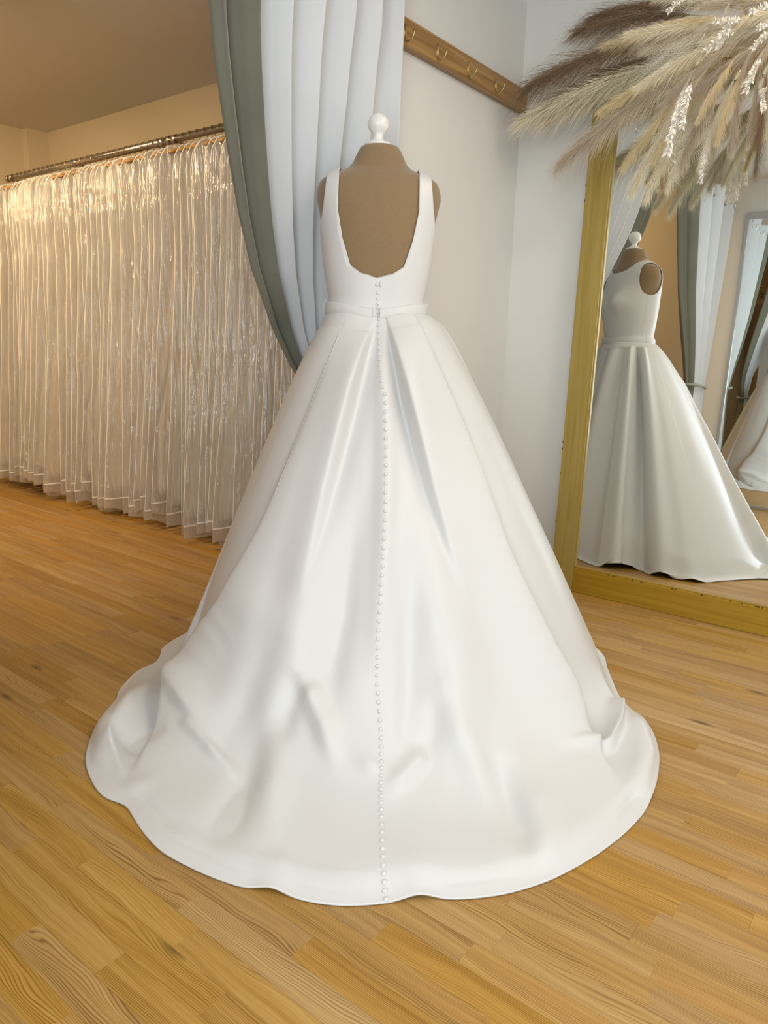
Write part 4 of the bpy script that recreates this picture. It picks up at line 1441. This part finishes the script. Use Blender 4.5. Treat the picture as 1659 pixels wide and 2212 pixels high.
pxput('cream', (1580, 150), (1425, 390), 2.86, 2.93, 0, 0.8)
pxput('taupe', (1590, 120), (1450, 330), 2.84, 2.90)
pxput('cream', (1600, 140), (1500, 350), 2.86, 2.93, 0, 0.7)
pxput('straw', (1620, 120), (1530, 300), 2.84, 2.88)
pxput('taupe', (1620, 120), (1560, 320), 2.86, 2.92)
pxput('taupe', (1650, 120), (1610, 300), 2.86, 2.92)
pxput('brown', (1660, 120), (1640, 310), 2.84, 2.90)
pxput('cream', (1660, 100), (1675, 290), 2.88, 2.94)
pxput('taupe', (1570, 60), (1390, 60), 2.80, 2.80)
pxput('straw', (1600, 40), (1420, 30), 2.80, 2.80)
pxput('cream', (1620, 20), (1440, -40), 2.82, 2.84)
pxput('taupe', (1640, 60), (1430, 180), 2.78, 2.80)
pxput('straw', (1600, 110), (1490, 250), 2.80, 2.80)
FY = 2.66
for bp_, tp_, rl, sw in (((1530, 60), (1385, 150), .5, .9), ((1500, 95), (1395, 160), -.6, 1.0), ((1520, 110), (1400, 120), .2, .9), ((1500, 150), (1420, 300), .4, .8), ((1480, 180), (1440, 330), -.3, .8), ((1600, 15), (1495, 65), .3, .9), ((1560, 130), (1500, 260), .2, .7)):
    pxput('fern', bp_, tp_, FY+0.04, FY, rl, sw)
pxput('fern', (1500, 250), (1455, 395), 2.86, 2.90, 0.2, 0.9)
pxput('fern', (1535, 240), (1515, 385), 2.86, 2.90, -0.2, 0.6)
for bp_, tp_, rl, sw in (((1495, 150), (1432, 322), 0., .75), ((1500, 160), (1462, 270), 1., .9), ((1490, 200), (1440, 310), 2., .9), ((1600, 60), (1525, 92), 0., 1.7), ((1610, 50), (1545, 40), .8, 1.7), ((1590, 40), (1540, 100), 1.4, 1.7),
                         ((1680, 60), (1622, 92), .2, 1.6), ((1690, 40), (1630, 60), 1.2, 1.6), ((1690, 10), (1625, 12), .2, 1.6), ((1650, 110), (1603, 190), .3, 1.1), ((1640, 130), (1615, 170), .9, 1.4), ((1500, -20), (1440, 15), .3, 1.3), ((1640, 180), (1652, 230), .3, 1.2)):
    pxput('leaf', bp_, tp_, FY+0.02, FY-0.03, rl, sw)
pxput('leaf', (1530, 320), (1508, 392), 2.88, 2.90, 0.3, 1.2)
for t, s_ in (((1345, 85), 1), ((1365, 105), 0), ((1455, 25), 1), ((1440, 150), 0), ((1550, 110), 1), ((1500, 230), 0), ((1530, 270), 1), ((1470, 90), 1), ((1352, 70), 0)):
    pxput('seed', (t[0]+60, t[1]-8), t, FY+0.04, FY, pr.random()*3, 1.2)
for t in ((1588, 172), (1600, 190), (1640, 190), (1650, 160), (1510, 95), (1505, 140), (1565, 30), (1620, 40), (1645, 210)):
    pxput('tail', (t[0]+30+pr.randrange(20), t[1]-80), t, FY+0.04, FY-0.02, pr.random()*3, 0.9)
# filling near the heart and the half that runs on to the right, out of frame
for k in range(46):
    a = pr.uniform(0, 2*PI)
    L_ = pr.uniform(0.22, 0.46)
    c = arr_c + np.array([pr.uniform(-0.05, 0.45), -0.05, 0])
    tip = c + np.array([math.cos(a)*L_*1.1, -pr.uniform(0.02, 0.15), math.sin(a)*L_*0.62])
    put(pr.choice(['cream', 'straw', 'taupe', 'brown', 'cream', 'straw', 'fern', 'seed', 'tail', 'cream']), c, tip, pr.uniform(-.5, .5), 0.9)
for k in range(12):
    c = arr_c + np.array([pr.uniform(0.2, 0.5), -0.03, 0])
    a = pr.uniform(-1.3, 0.9)
    tip = c + np.array([math.cos(a)*0.6, -0.05, math.sin(a)*0.4])
    put(pr.choice(['cream', 'straw', 'taupe', 'brown']), c, tip, 0, 0.9)
